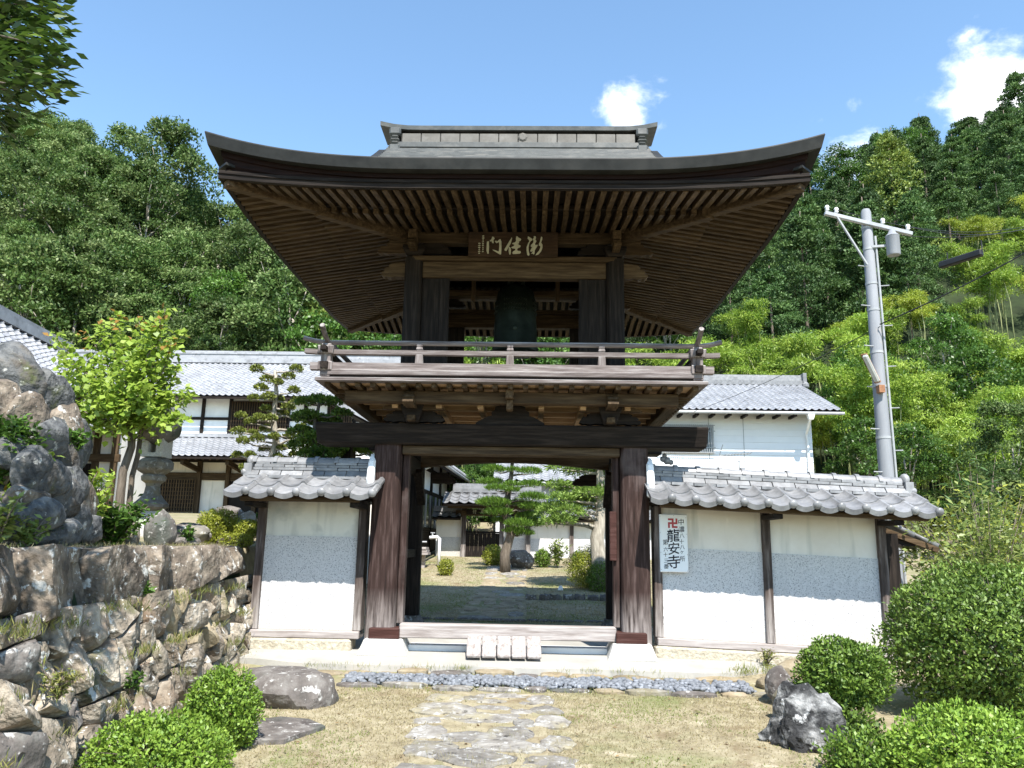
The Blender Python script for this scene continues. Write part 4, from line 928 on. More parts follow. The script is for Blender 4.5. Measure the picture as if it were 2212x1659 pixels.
def build_hall():
    h = thing('temple_hall', 'long two-storey temple residence with grey tiled roofs, white plaster bays and dark posts', 'building', (-12, 36, 2.6))
    XL, XR = -24.0, -5.0
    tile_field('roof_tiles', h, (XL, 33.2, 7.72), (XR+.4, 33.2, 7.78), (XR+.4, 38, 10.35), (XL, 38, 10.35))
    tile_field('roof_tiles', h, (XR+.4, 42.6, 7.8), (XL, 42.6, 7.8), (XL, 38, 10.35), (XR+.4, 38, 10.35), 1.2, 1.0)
    for k, (w, z0, z1) in enumerate(((.34, 10.25, 10.5), (.26, 10.5, 10.7), (.3, 10.70, 10.78), (.16, 10.78, 10.9))): part('ridge_course', MB().box(XL, XR+.5, 38-w, 38+w, z0, z1-.004), M['tile_far'], h)
    part('gable_wall', MB().prism([(XR, 34.05, 7.6), (XR, 38, 10.2), (XR, 41.9, 7.6), (XR, 41.9, 2.6), (XR, 34.05, 2.6)], (-.15, 0, 0)), M['white'], h)
    pan(h, 'plaster_wall', XL, XR, 6.0, 7.85, 34.06, .12, 'white')
    pan(h, 'gutter', XL, XR+.4, 7.60, 7.68, 33.12, .09, 'dark_x'); pan(h, 'gutter', XL, XR+.4, 4.83, 4.91, 31.9, .09, 'dark_x')
    for x in (-20.5, -18.4, -16.4, -14.39, -13.16, -10.55, -9.8, -8.75, -7.6, -6.4): pan(h, 'post', x-.07, x+.07, 5.98, 7.85, 33.98, .078, 'dark_z')
    pan(h, 'rail_beam', XL, -13.17, 6.79, 6.91, 33.985, .07, 'dark_x'); pan(h, 'rail_beam', -10.5, XR, 6.79, 6.91, 33.985, .07, 'dark_x')
    for x in (-11.9,): pan(h, 'post', x-.06, x+.06, 5.98, 6.35, 33.98, .078, 'dark_z')
    lattice(h, -13.05, -10.62, 6.35, 7.62, 33.86, 22, 3); lattice(h, -8.65, -7.7, 6.35, 7.5, 33.86, 9, 3)
    tile_field('roof_tiles', h, (-16.2, 31.95, 4.95), (XR+.5, 31.95, 5.02), (XR+.5, 34.0, 6.02), (-17.2, 34.0, 6.02))
    tile_field('roof_tiles', h, (-21, 34.0, 4.9), (-16.2, 31.95, 4.95), (-17.2, 34.0, 6.02), (-18.2, 35.0, 6.02))
    part('ridge_course', MB().box(-17.2, XR+.5, 33.86, 34.05, 6.0, 6.16), M['tile_far'], h)
    # lower floor
    pan(h, 'plaster_wall', -24, XR, 2.4, 5.0, 34.1, .1, 'plaster')
    pan(h, 'lower_beam', -24, XR, 4.12, 4.44, 33.98, .1, 'brown_x'); pan(h, 'upper_beam', -24, XR, 4.9, 5.1, 33.97, .1, 'dark_x')
    for x in (-18.2, -16.1, -14.28, -13.0, -11.75, -10.4, -9.2, -8.0, -6.8): pan(h, 'post', x-.09, x+.09, 2.4, 4.95, 33.9, .2, 'brown_z')
    lattice(h, -16.0, -14.37, 2.75, 4.12, 33.8, 14, 8); lattice(h, -18.1, -16.2, 2.75, 4.12, 33.8, 16, 8)
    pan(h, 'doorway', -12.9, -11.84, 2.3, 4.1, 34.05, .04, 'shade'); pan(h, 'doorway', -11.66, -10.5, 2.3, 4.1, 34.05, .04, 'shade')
    for x in (-17.5, -14.3, -12.4, -10.4, -8.4): part('eave_bracket', MB().bar((x, 33.9, 4.55), (x, 32.2, 4.75), .14, .2), M['brown_y'], h)
    for i in range(40): x = -17+i*.3; part('rafter', MB().bar((x, 33.9, 5.55), (x, 32.1, 4.85), .07, .1), M['brown_y'], h)
    return h
build_hall()
def build_main_hall():
    h = thing('main_hall', 'steep grey tiled roof of another hall running back past the rock stack', 'building', (-13, 16, 2.0))
    A = np.array((-9.75, 8.5, 5.0)); B = np.array((-10.5, 18.2, 5.02)); C = np.array((-12.5, 20.6, 6.5)); D = np.array((-11.1, 8.5, 6.5))
    tile_field('roof_tiles', h, A, B, C, D, .27, .25)
    part('ridge_course', MB().bar(D+[0, 0, .06], C+[0, 0, .06], .34, .22), M['tile_far'], h); part('ridge_course', MB().bar(D+[0, 0, .23], C+[0, 0, .23], .2, .12), M['tile_far'], h)
    part('wall', MB().prism([(-10.9, 8.5, 2), (-11.5, 18.0, 2), (-11.5, 18.0, 5.3), (-10.9, 8.5, 5.3)], (-.15, 0, 0)), M['plaster'], h)
    part('end_wall', MB().prism([(-11.6, 18.0, 2), (-13.5, 20.0, 2), (-13.5, 20.0, 6.2), (-12.6, 20, 6.4), (-11.6, 18.0, 5.3)], (0, .12, 0)), M['dark_z'], h)
    part('fascia', MB().bar(A+[-.08, 0, -.12], B+[-.08, 0, -.12], .08, .12), M['dark_y'], h)
    for i in range(22):
        t = i/21; e = A+(B-A)*t+[-.05, 0, -.24]; w = np.array((-10.95-.55*t, e[1], 5.35))
        r_ = part('rafter', MB().bar(w, e, .12, .14), M['brown_x'], h); part('rafter_end', MB().bar(e, e+[.02, 0, -.012], .13, .15), M['white'], r_)
    for i in range(5): t = i/4; part('post', MB().box(-10.89-.6*t, -10.75-.6*t, 8.7+9.2*t-.1, 8.7+9.2*t+.1, 2, 5.2), M['dark_z'], h)
    for z in (3.0, 4.2): part('beam', MB().bar((-10.83, 8.5, z), (-11.43, 18.0, z), .12, .18), M['dark_y'], h)
    p = thing('porch', 'small dark timber porch with a tiled lean-to roof behind the young maple', 'porch', (-11.2, 20, 1.9))
    tile_field('roof_tiles', p, (-13.2, 19.4, 4.75), (-10.5, 19.4, 4.25), (-10.9, 21, 4.75), (-13.2, 21, 5.2))
    part('wall', MB().box(-13.2, -10.7, 20.4, 20.55, 1.9, 4.5), M['plaster'], p); part('side_wall', MB().box(-10.85, -10.7, 20.56, 22.5, 1.9, 4.4), M['plaster'], p)
    for x in (-13.0, -11.9, -11.25, -10.75): pan(p, 'post', x-.08, x+.08, 1.9, 4.5, 20.3, .095, 'brown_z')
    pan(p, 'beam', -13.2, -10.6, 3.55, 3.75, 20.28, .11, 'brown_x'); pan(p, 'door_panel', -12.9, -11.98, 1.9, 3.5, 20.36, .035, 'dark_z'); pan(p, 'door_panel', -11.8, -11.35, 1.9, 3.5, 20.36, .035, 'dark_z')
build_main_hall()
def build_white_house():
    h = thing('white_house', 'white two-storey building with grey tiled roof and horizontal siding behind the long garden wall', 'house', (8, 32, 1.5))
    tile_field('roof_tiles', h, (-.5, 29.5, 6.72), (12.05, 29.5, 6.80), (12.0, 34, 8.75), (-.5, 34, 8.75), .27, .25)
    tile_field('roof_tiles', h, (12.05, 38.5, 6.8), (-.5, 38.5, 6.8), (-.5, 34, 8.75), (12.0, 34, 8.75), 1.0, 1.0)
    for w, z0, z1 in ((.34, 8.62, 8.82), (.26, 8.82, 8.98), (.15, 8.98, 9.1)): part('ridge_course', MB().box(-.6, 12.15, 34-w, 34+w, z0, z1-.003), M['tile'], h)
    part('ridge_end_tile', MB().box(12.1, 12.25, 33.6, 34.4, 8.5, 9.15).ball((12.2, 33.7, 8.6), .18), M['tile'], h)
    n = 14
    for i in range(22):     # siding boards, each lapped over the one below
        z = 1.4+i*.25; part('siding_board', MB().hexa([(-.4, 30.47, z), (11.2, 30.47, z), (11.2, 30.6, z), (-.4, 30.6, z), (-.4, 30.485, z+.246), (11.2, 30.485, z+.246), (11.2, 30.6, z+.246), (-.4, 30.6, z+.246)]), M['siding'], h)
    part('side_wall', MB().prism([(11.2, 30.6, 1.4), (11.2, 37.5, 1.4), (11.2, 37.5, 6.8), (11.2, 34, 8.5), (11.2, 30.6, 6.9)], (-.12, 0, 0)), M['siding'], h)
    for x in (8.55, 7.2, 4.9): part('siding_joint', MB().box(x-.012, x+.012, 30.462, 30.469, 4.5, 6.8), M['steel'], h)
    for i in range(18): x = -.2+i*.62; part('rafter_end', MB().box(x-.05, x+.05, 29.62, 30.4, 6.56, 6.66), M['dark_y'], h)
    part('gutter', MB().tube([(-.5, 29.45, 6.66), (12.1, 29.45, 6.66)], .06, 8), M['steel'], h)
    dp = part('downpipe', MB().tube([(10.85, 29.5, 6.62), (10.85, 29.55, 6.45), (10.95, 30.35, 6.0), (11.0, 30.4, 5.7), (11.0, 30.4, 1.5)], .05, 8), M['pipe'], h)
    part('rain_hopper', MB().frus(10.85, 29.5, 6.42, 6.62, .08, .08, .13, .12), M['pipe'], dp)
    w = part('window', MB().box(5.3, 7.3, 30.44, 30.465, 5.28, 6.2), M['glass'], h)
    part('frame', MB().box(5.22, 7.38, 30.40, 30.46, 6.2, 6.27).box(5.22, 7.38, 30.40, 30.46, 5.2, 5.28).box(5.22, 5.3, 30.40, 30.46, 5.28, 6.2).box(7.3, 7.38, 30.40, 30.46, 5.28, 6.2), M['steel'], w)
    mb = MB()
    for i in range(25): x = 5.34+i*.083; mb.box(x-.012, x+.012, 30.30, 30.325, 5.2, 6.3)
    for z in (5.2, 5.4, 6.05, 6.28): mb.box(5.2, 7.42, 30.326, 30.34, z-.015, z+.015)
    part('window_bars', mb, M['steel'], w)
    # lower storey roof seen through the gate
    tile_field('roof_tiles', h, (-1.0, 25.9, 3.66), (4.6, 25.9, 3.7), (4.6, 30.4, 5.3), (-1.0, 30.4, 5.3), .27, .27)
    part('lower_wall', MB().box(-.9, 4.5, 26.6, 26.75, 1.2, 3.7), M['siding'], h); part('lower_wall', MB().box(4.38, 4.5, 26.76, 30.4, 1.2, 3.8), M['siding'], h)
    part('gutter', MB().tube([(-1.0, 25.85, 3.58), (4.6, 25.85, 3.6)], .05, 8), M['steel'], h); part('downpipe', MB().tube([(1.15, 25.9, 3.55), (1.2, 26.5, 3.2), (1.2, 26.52, 1.2)], .04, 8), M['pipe'], h)
build_white_house()
def build_wing():
    X, y0, y1 = -3.2, 22.0, 37.0
    h = thing('courtyard_wing', 'timber wing of the residence with white panels and sliding windows along the courtyard', 'building', (X, y0, .9), rz=R(-2.4))
    part('wall', MB().box(X-.15, X, y0, y1, .9, 4.4), M['white'], h); part('end_wall', MB().box(X-3.5, X-.16, y0, y0+.15, .9, 4.4), M['white'], h)
    n = 8
    for i in range(n+1): y = y0+.05+(y1-y0-.1)*i/n; part('post', MB().box(X+.002, X+.07, y-.08, y+.08, .9, 4.4), M['dark_z'], h)
    for z in (1.95, 3.12, 3.85): part('beam', MB().box(X+.002, X+.055, y0, y1, z, z+.12), M['dark_y'], h)
    for i in range(26): y = y0+i*.57; part('plank', MB().box(X+.004, X+.035, y, y+.56, .9, 1.945), M['dark_z'], h)
    for i in range(n):
        y = y0+.15+(y1-y0-.1)*i/n; L = (y1-y0-.1)/n-.2
        w = part('window', MB().box(X+.005, X+.03, y, y+L, 2.075, 3.115), M['glass'], h)
        [part('sash', MB().box(X+.031, X+.06, q, q+.06, 2.08, 3.11), M['steel'], w) for q in (y, y+L/2-.03, y+L-.06)]
    ex = X+.78
    tile_field('roof_tiles', h, (ex, y0-.5, 4.02), (ex, y1, 4.02), (ex-3.2, y1, 5.6), (ex-3.2, y0-.5, 5.6), .27, .26)
    part('verge', MB().bar((ex, y0-.55, 4.04), (ex-3.2, y0-.55, 5.62), .12, .12), M['tile_far'], h)
    mb = MB()
    for i in range(55): mb.ball((ex+.03, y0-.45+i*.27, 4.0), .06, 7, 4)
    part('eave_roundel', mb, M['tile_far'], h, True, kind='stuff')
    part('fascia', MB().bar((ex-.12, y0-.5, 3.90), (ex-.12, y1, 3.90), .06, .12), M['dark_y'], h)
    for i in range(32): y = y0-.3+i*.47; part('rafter', MB().bar((X+.01, y, 4.26), (ex-.16, y, 3.92), .06, .09), M['brown_x'], h)
    part('gutter', MB().tube([(ex+.09, y0-.5, 3.88), (ex+.09, y1, 3.8)], .05, 8), M['steel'], h); part('downpipe', MB().tube([(ex+.05, y0+.2, 3.86), (X+.15, y0+.2, 3.5), (X+.12, y0+.2, .9)], .045, 8), M['steel'], h)
    w = thing('garden_shed_wall', 'grey drainpipe and dark timber corner behind the gate pillar by the courtyard', 'wall', (-2.9, 17.5, .7))
    part('post', MB().box(-3.05, -2.9, 17.5, 17.7, .7, 3.4), M['dark_z'], w); part('panel', MB().box(-5.2, -3.06, 17.55, 17.65, .7, 3.3), M['plaster'], w); part('downpipe', MB().tube([(-2.82, 17.45, .7), (-2.82, 17.45, 3.2)], .045, 8), M['steel'], w)
build_wing()
def build_inner_gate():
    g = thing('inner_gate', 'small roofed courtyard gate with dark plank door between low plaster walls', 'gate', (-1.25, 25, 1.15))
    tile_field('roof_tiles', g, (-2.45, 24.1, 2.80), (.75, 24.1, 2.84), (.75, 25.0, 3.24), (-2.45, 25.0, 3.22), .27, .24, 'tile'); tile_field('roof_tiles', g, (.75, 25.9, 2.84), (-2.45, 25.9, 2.8), (-2.45, 25, 3.22), (.75, 25, 3.24), .27, .24, 'tile')
    for w, z0, z1 in ((.2, 3.18, 3.3), (.15, 3.3, 3.4), (.09, 3.4, 3.47)): part('ridge_course', MB().box(-2.2, .6, 25-w, 25+w, z0, z1-.003), M['tile'], g)
    for x in (-1.84, -.64, .2): part('post', MB().box(x-.07, x+.07, 24.95, 25.1, 1.1, 2.8), M['post'], g)
    part('lintel', MB().box(-2.1, .4, 24.9, 25.1, 2.46, 2.62), M['brown_x'], g); part('beam', MB().box(-2.3, .6, 24.3, 24.42, 2.66, 2.76), M['brown_x'], g)
    part('name_board', MB().box(-1.75, -.75, 24.84, 24.88, 2.5, 2.66), M['dark_x'], g)
    for i in range(8): x = -1.77+i*.133; part('plank', MB().box(x+.003, x+.13, 24.99, 25.03, 1.12, 1.92), M['dark_z'], g)
    part('door_rail', MB().box(-1.77, -.71, 24.97, 25.05, 1.925, 1.98), M['dark_x'], g)
    for x, ch in ((-1.0, '日'), (-1.25, '用'), (-1.5, '付')): glyph_obj(ch, x, 2.58, .12, 24.838, M['gold'], g, bold=.0)
    w = thing('courtyard_wall', 'low courtyard wall of plaster over grey stone panels with a tiled coping', 'wall', (1.5, 25.1, .9))
    w2 = thing('courtyard_wall', 'short tiled wall stub between the courtyard wing and the small inner gate', 'wall', (-2.3, 25.1, 1.1))
    for t, x0, x1, posts, zb in ((w, -.56, 5.5, (.18, 1.57, 2.9, 4.2), .85), (w2, -2.72, -1.93, (), 1.1)):
        part('stone_panel', MB().box(x0, x1, 25.1, 25.22, zb, 1.78), M['granite'], t); part('plaster_panel', MB().box(x0, x1, 25.11, 25.21, 1.782, 2.42), M['plaster'], t)
        for x in posts: part('post', MB().box(x-.06, x+.06, 25.04, 25.1, zb, 2.4), M['post'], t)
        tile_field('coping_tiles', t, (x0-.1, 24.7, 2.40), (x1, 24.7, 2.40), (x1, 25.15, 2.62), (x0-.1, 25.15, 2.62), .27, .22, 'tile'); tile_field('coping_tiles', t, (x1, 25.6, 2.4), (x0-.1, 25.6, 2.4), (x0-.1, 25.15, 2.62), (x1, 25.15, 2.62), .27, .22, 'tile')
        for wd, z0, z1 in ((.14, 2.58, 2.68), (.09, 2.68, 2.76)): part('ridge_course', MB().box(x0-.1, x1, 25.15-wd, 25.15+wd, z0, z1-.003), M['tile'], t)
    p = thing('water_standpipe', 'white water standpipe with a tap beside the courtyard wing', 'standpipe', (-2.25, 22, .93))
    part('pipe', MB().tube([(-2.25, 22, .9), (-2.25, 22, 1.72), (-2.31, 22, 1.76), (-2.53, 22, 1.74)], .045, 8), M['pipe'], p, True); part('tap', MB().tube([(-2.45, 22, 1.76), (-2.45, 22, 1.86)], .02).tube([(-2.6, 22, 1.62), (-2.74, 22, 1.62)], .022).box(-2.5, -2.38, 21.98, 22.02, 1.86, 1.885), M['steel'], p)
    single('stacked_boards', MB().box(-2.95, -2.5, 21.5, 22.1, 1.28, 1.34).box(-2.92, -2.53, 21.52, 22.1, 1.35, 1.41).box(-2.96, -2.55, 21.5, 22.1, 1.42, 1.48).box(-2.85, -2.6, 21.7, 21.9, .9, 1.278), M['grey_x'], 'stack of pale boards on a block beside the water standpipe', 'boards', (-2.72, 21.8, .92))
    single('stone_block', rock_mb((-.02, 22, 1.2), (.42, .28, .34), 12, 3, 9, .03, .7), M['boulder'], 'squared reddish stone block at the foot of the clipped courtyard pine', 'stone', (-.02, 22, .95))
    single('garden_light', MB().frus(.95, 17.9, gz(.95, 17.9)-.02, gz(.95, 17.9)+.09, .07, .05, .03, .03), M['pipe'], 'small white ground lamp on the grass behind the gate', 'light', (.95, 17.9, gz(.95, 17.9)))
build_inner_gate()

# ------------------------------------------------------------------ utility pole, cables, antenna
def build_pole():
    b = (7.68, 16.5, .6); t = thing('utility_pole', 'grey concrete utility pole with steel crossarm, transformer and street lamp', 'utility pole', b)
    rad = lambda z: .172-.0077*(z-.6)
    part('shaft', MB().lathe((7.68, 16.5, .5), [(rad(.5), 0), (rad(5), 4.5), (rad(9.05), 8.5), (.08, 8.57)], 20), M['pole'], t, True, auto=True)
    part('conduit', MB().tube([(7.84, 16.38, .5), (7.80, 16.4, 8.4)], .025), M['steel'], t)
    part('crossarm', MB().bar((6.72, 16.38, 8.93), (8.60, 16.38, 8.45), .09, .09), M['steel'], t, bevel=.01)
    part('arm_brace', MB().bar((6.98, 16.36, 8.83), (7.56, 16.36, 7.72), .05, .03), M['steel'], t)
    for x, z in ((6.78, 8.98), (6.98, 8.93), (7.98, 8.68), (8.52, 8.54)):
        part('insulator', MB().lathe((x, 16.38, z), [(.02, 0), (.05, .03), (.03, .06), (.055, .09), (.03, .13)], 8), M['pipe'], t, True)
    part('transformer', MB().lathe((8.1, 16.25, 7.9), [(.13, 0), (.14, .03), (.14, .42), (.15, .44), (.09, .5), (.05, .6)], 16), M['pole'], t, True, auto=True)
    part('transformer_bracket', MB().bar((7.7, 16.4, 8.15), (8.1, 16.3, 8.15), .05, .05), M['steel'], t)
    for z in (3.9, 5.0, 5.75, 6.7, 7.3, 8.1, 8.6): part('band', MB().lathe((7.68, 16.5, z), [(rad(z)+.008, 0), (rad(z)+.008, .05)], 20), M['steel'], t, True, auto=True)
    for i, z in enumerate(np.arange(3.2, 8.2, .45)):
        s = 1 if i % 2 else -1; part('climbing_step', MB().tube([(7.68+s*.1, 16.42, z), (7.68+s*.32, 16.36, z)], .012, 6), M['steel'], t)
    l = part('street_lamp', MB().bar((7.24, 16.1, 5.62), (7.55, 16.28, 5.08), .13, .07), M['lamp'], t, bevel=.03); part('lamp_housing', MB().bar((7.25, 16.16, 5.66), (7.58, 16.34, 5.08), .14, .03), M['rust'], l)
    part('lamp_bracket', MB().box(7.56, 7.68, 16.25, 16.4, 4.86, 5.02), M['rust'], t)
    cables = [((8.52, 16.38, 8.62), (16, 22, 11.5), .4), ((6.98, 16.38, 9.02), (17, 24, 12.2), .5), ((7.7, 16.3, 6.35), (12.5, 11.5, 9.2), .3), ((7.7, 16.3, 6.3), (6.0, 34, 7.0), .2), ((8.1, 16.3, 8.4), (15, 19, 10.5), .4)]
    for i, (a, c, s) in enumerate(cables):
        n = 14; pts = [tuple(a[k]+(c[k]-a[k])*j/n-(s*4*(j/n)*(1-j/n) if k == 2 else 0) for k in range(3)) for j in range(n+1)]
        lab = ['cable from the crossarm end to the wooded slope', 'highest cable running from the crossarm past the cypress slope', 'thick messenger cable carrying the black closure', 'thin cable from the pole to the white house roof', 'cable leaving the grey transformer'][i]
        single('overhead_cable', MB().tube(pts, .014 if i == 2 else .009, 5), M['black'], lab, 'cable', a, True)
    c0, c1 = at(2030, 574, 13.6), at(2122, 545, 13.0)
    k = thing('cable_closure', 'black cable splice closure hanging from the overhead wire', 'cable box', c0)
    part('closure_body', MB().bar(c0, c1, .12, .12), M['black'], k, bevel=.02); part('hanger', MB().tube([c0+(c1-c0)*.2, c0+(c1-c0)*.2+Vector((0, 0, .2))], .01).tube([c1, c1+Vector((0, 0, .22))], .01), M['black'], k)
    a = thing('tv_antenna', 'thin television antenna on a mast in front of the white house', 'antenna', (4.42, 16, .7))
    part('mast', MB().tube([(4.55, 16, .6), (4.5, 16, 3.35)], .012, 6), M['steel'], a)
    part('boom', MB().tube([(4.1, 16, 3.44), (4.75, 16, 3.50)], .009, 6), M['steel'], a)
    mb = MB()
    for i in range(9): x = 4.2+i*.065; mb.tube([(x, 15.8, 3.45+i*.006), (x, 16.2, 3.45+i*.006)], .005, 5)
    mb.tube([(4.1, 16, 3.44), (4.16, 15.9, 3.66)], .008, 5).tube([(4.1, 16, 3.44), (4.16, 15.9, 3.22)], .008, 5); part('element', mb, M['steel'], a)
build_pole()

# ------------------------------------------------------------------ stone retaining wall
def clip(poly, nx, ny, c):
    out = []
    for i in range(len(poly)):
        p, q = poly[i], poly[(i+1) % len(poly)]; a = p[0]*nx+p[1]*ny-c; b = q[0]*nx+q[1]*ny-c
        if a <= 0: out.append(p)
        if a*b < 0: t = a/(a-b); out.append((p[0]+(q[0]-p[0])*t, p[1]+(q[1]-p[1])*t))
    return out
def stone_face(poly, S3, depth, r, seed, m=18):
    """a boulder face filling a polygon of wall coordinates; S3(u, v, d) gives the point d outside the wall"""
    cx = sum(p[0] for p in poly)/len(poly); cy = sum(p[1] for p in poly)/len(poly)
    per = [math.dist(poly[i], poly[(i+1) % len(poly)]) for i in range(len(poly))]; T = sum(per)
    B = []; i = 0; acc = 0
    for k in range(m):
        s = T*k/m
        while s > acc+per[i]: acc += per[i]; i += 1
        t = (s-acc)/per[i]; p, q = poly[i], poly[(i+1) % len(poly)]; B.append((p[0]+(q[0]-p[0])*t, p[1]+(q[1]-p[1])*t))
    ta, tb = r.uniform(-.45, .45), r.uniform(-.4, .4)
    mb = MB(); vs = []; rings = ((.95, -.14), (.955, -.03), (.94, .40), (.87, .80), (.66, .95), (.36, 1.0), (.15, 1.0))
    for sc, dd in rings:
        for (x, y) in B:
            ca = .12 if sc > .8 else 0
            X, Y = cx+(x-cx)*sc, cy+(y-cy)*sc
            n1 = mnoise.noise(Vector((X*3.2, Y*3.2, seed))); n2 = mnoise.noise(Vector((X*9, Y*9, seed+7)))
            n3 = abs(mnoise.noise(Vector((X*5+seed, Y*5, 2))))
            d = dd if dd < 0 else depth*dd*(1+.45*n1)+.03*n2*dd-.05*n3*dd+((X-cx)*ta+(Y-cy)*tb)*min(1, dd*1.3)
            vs.append(S3(X, Y, d))
    vs.append(S3(cx, cy, depth)); fs = []; R_ = len(rings)
    for a in range(R_-1): fs += [(a*m+k, a*m+(k+1) % m, (a+1)*m+(k+1) % m, (a+1)*m+k) for k in range(m)]
    fs += [((R_-1)*m+k, (R_-1)*m+(k+1) % m, R_*m) for k in range(m)]
    return mb.add(vs, fs)
def build_retaining_wall():
    r = random.Random(21)
    t = thing('stone_retaining_wall', 'dry stone retaining wall of large lichened boulders holding up the garden terrace', 'stone wall', (-3.2, 7.2, 0))
    def foot(y): return -2.74-.086*(y-4.5)
    def S3(u, v, d):      # u along the wall (y), v height 0..1.5
        f = v/1.5; xf = foot(u); xt = -3.40-.012*(u-5); z = -.08+v*1.07*(1.0) if v < 0 else gz(-2.6, u)*(1-f)-.05*(1-f)+1.52*f
        return (xf+(xt-xf)*f+d*.93, u-d*.02, z+d*.33)
    # cap course
    y = 3.3; caps = []
    while y < 10.15:
        w = r.choice([.55, .7, .85, .5, .95, .62]); w = min(w, 10.2-y); h0 = r.uniform(.98, 1.12); caps.append((y, y+w, h0)); y += w
        if 10.2-y < .2: break
    for i, (a, b, h0) in enumerate(caps):
        poly = [(a+.015, h0+r.uniform(-.06, .06)), ((a+b)/2, h0-r.uniform(.0, .12)), (b-.015, h0+r.uniform(-.06, .06)), (b-.01, 1.47), ((a+b)/2, 1.505), (a+.01, 1.47)]
        o = part('stone', stone_face(poly, S3, r.uniform(.10, .17), r, i*1.7, 22), M['capstone'], t, True, auto=True)
        mb = MB(); xt = lambda y: S3(y, 1.47, .03)[0]
        P4 = rpoly((xt(a)+xt(b))/2-.2, (a+b)/2, .24, (b-a)*.49, r, 12, 0, 5); slab_stone(mb, P4, lambda p, q: 1.40, lambda p, q: 1.512+r.uniform(-.008, .008), r, .9); part('stone', mb, M['capstone'], t)
    # Voronoi cells below
    pts = []; v = .05; row = 0
    while v < 1.08:
        u = 3.2+r.uniform(0, .3)
        while u < 10.35:
            s = .33 if v < .5 else .30
            pts.append((u+r.uniform(-.1, .1)+(.17 if row % 2 else 0), v+r.uniform(-.13, .13))); u += s*r.uniform(.6, 1.35)
        v += .235; row += 1
    wt = [r.uniform(-.018, .03) for _ in pts]
    for i, (u, v) in enumerate(pts):
        poly = [(u-.6, v-.5), (u+.6, v-.5), (u+.6, v+.5), (u-.6, v+.5)]
        for j, (a, b) in enumerate(pts):
            if i == j: continue
            # cells leaning: compare in a sheared metric so that joints run slantwise
            dx, dy = a-u, b-v; D = dx*dx+dy*dy; w_ = wt[j]-wt[i]
            if D > 1.3: continue
            poly = clip(poly, dx, dy, (a*a+b*b-u*u-v*v-w_)/2)
            if len(poly) < 3: break
        poly = clip(poly, 0, 1, 1.07); poly = clip(poly, 0, -1, .06); poly = clip(poly, 1, 0, 10.25) if len(poly) > 2 else poly
        if len(poly) < 3: continue
        A = abs(sum(poly[k][0]*poly[(k+1) % len(poly)][1]-poly[(k+1) % len(poly)][0]*poly[k][1] for k in range(len(poly))))/2
        if A < .008: continue
        poly = [(x+.0*(y-v), y) for x, y in poly]
        part('stone', stone_face(poly, S3, r.uniform(.09, .17)*min(1, (A/.1)**.5), r, i*.77, 18), M['wallstone'] if r.random() < .84 else M['yellowstone'] if u > 7 else M['boulder'], t, True, auto=True)
    g = [[S3(u, v, -.09) for v in np.linspace(-.1, 1.46, 8)] for u in np.linspace(3.0, 10.3, 30)]
    part('earth_fill', MB().grid(g), M['hill'], t)
build_retaining_wall()

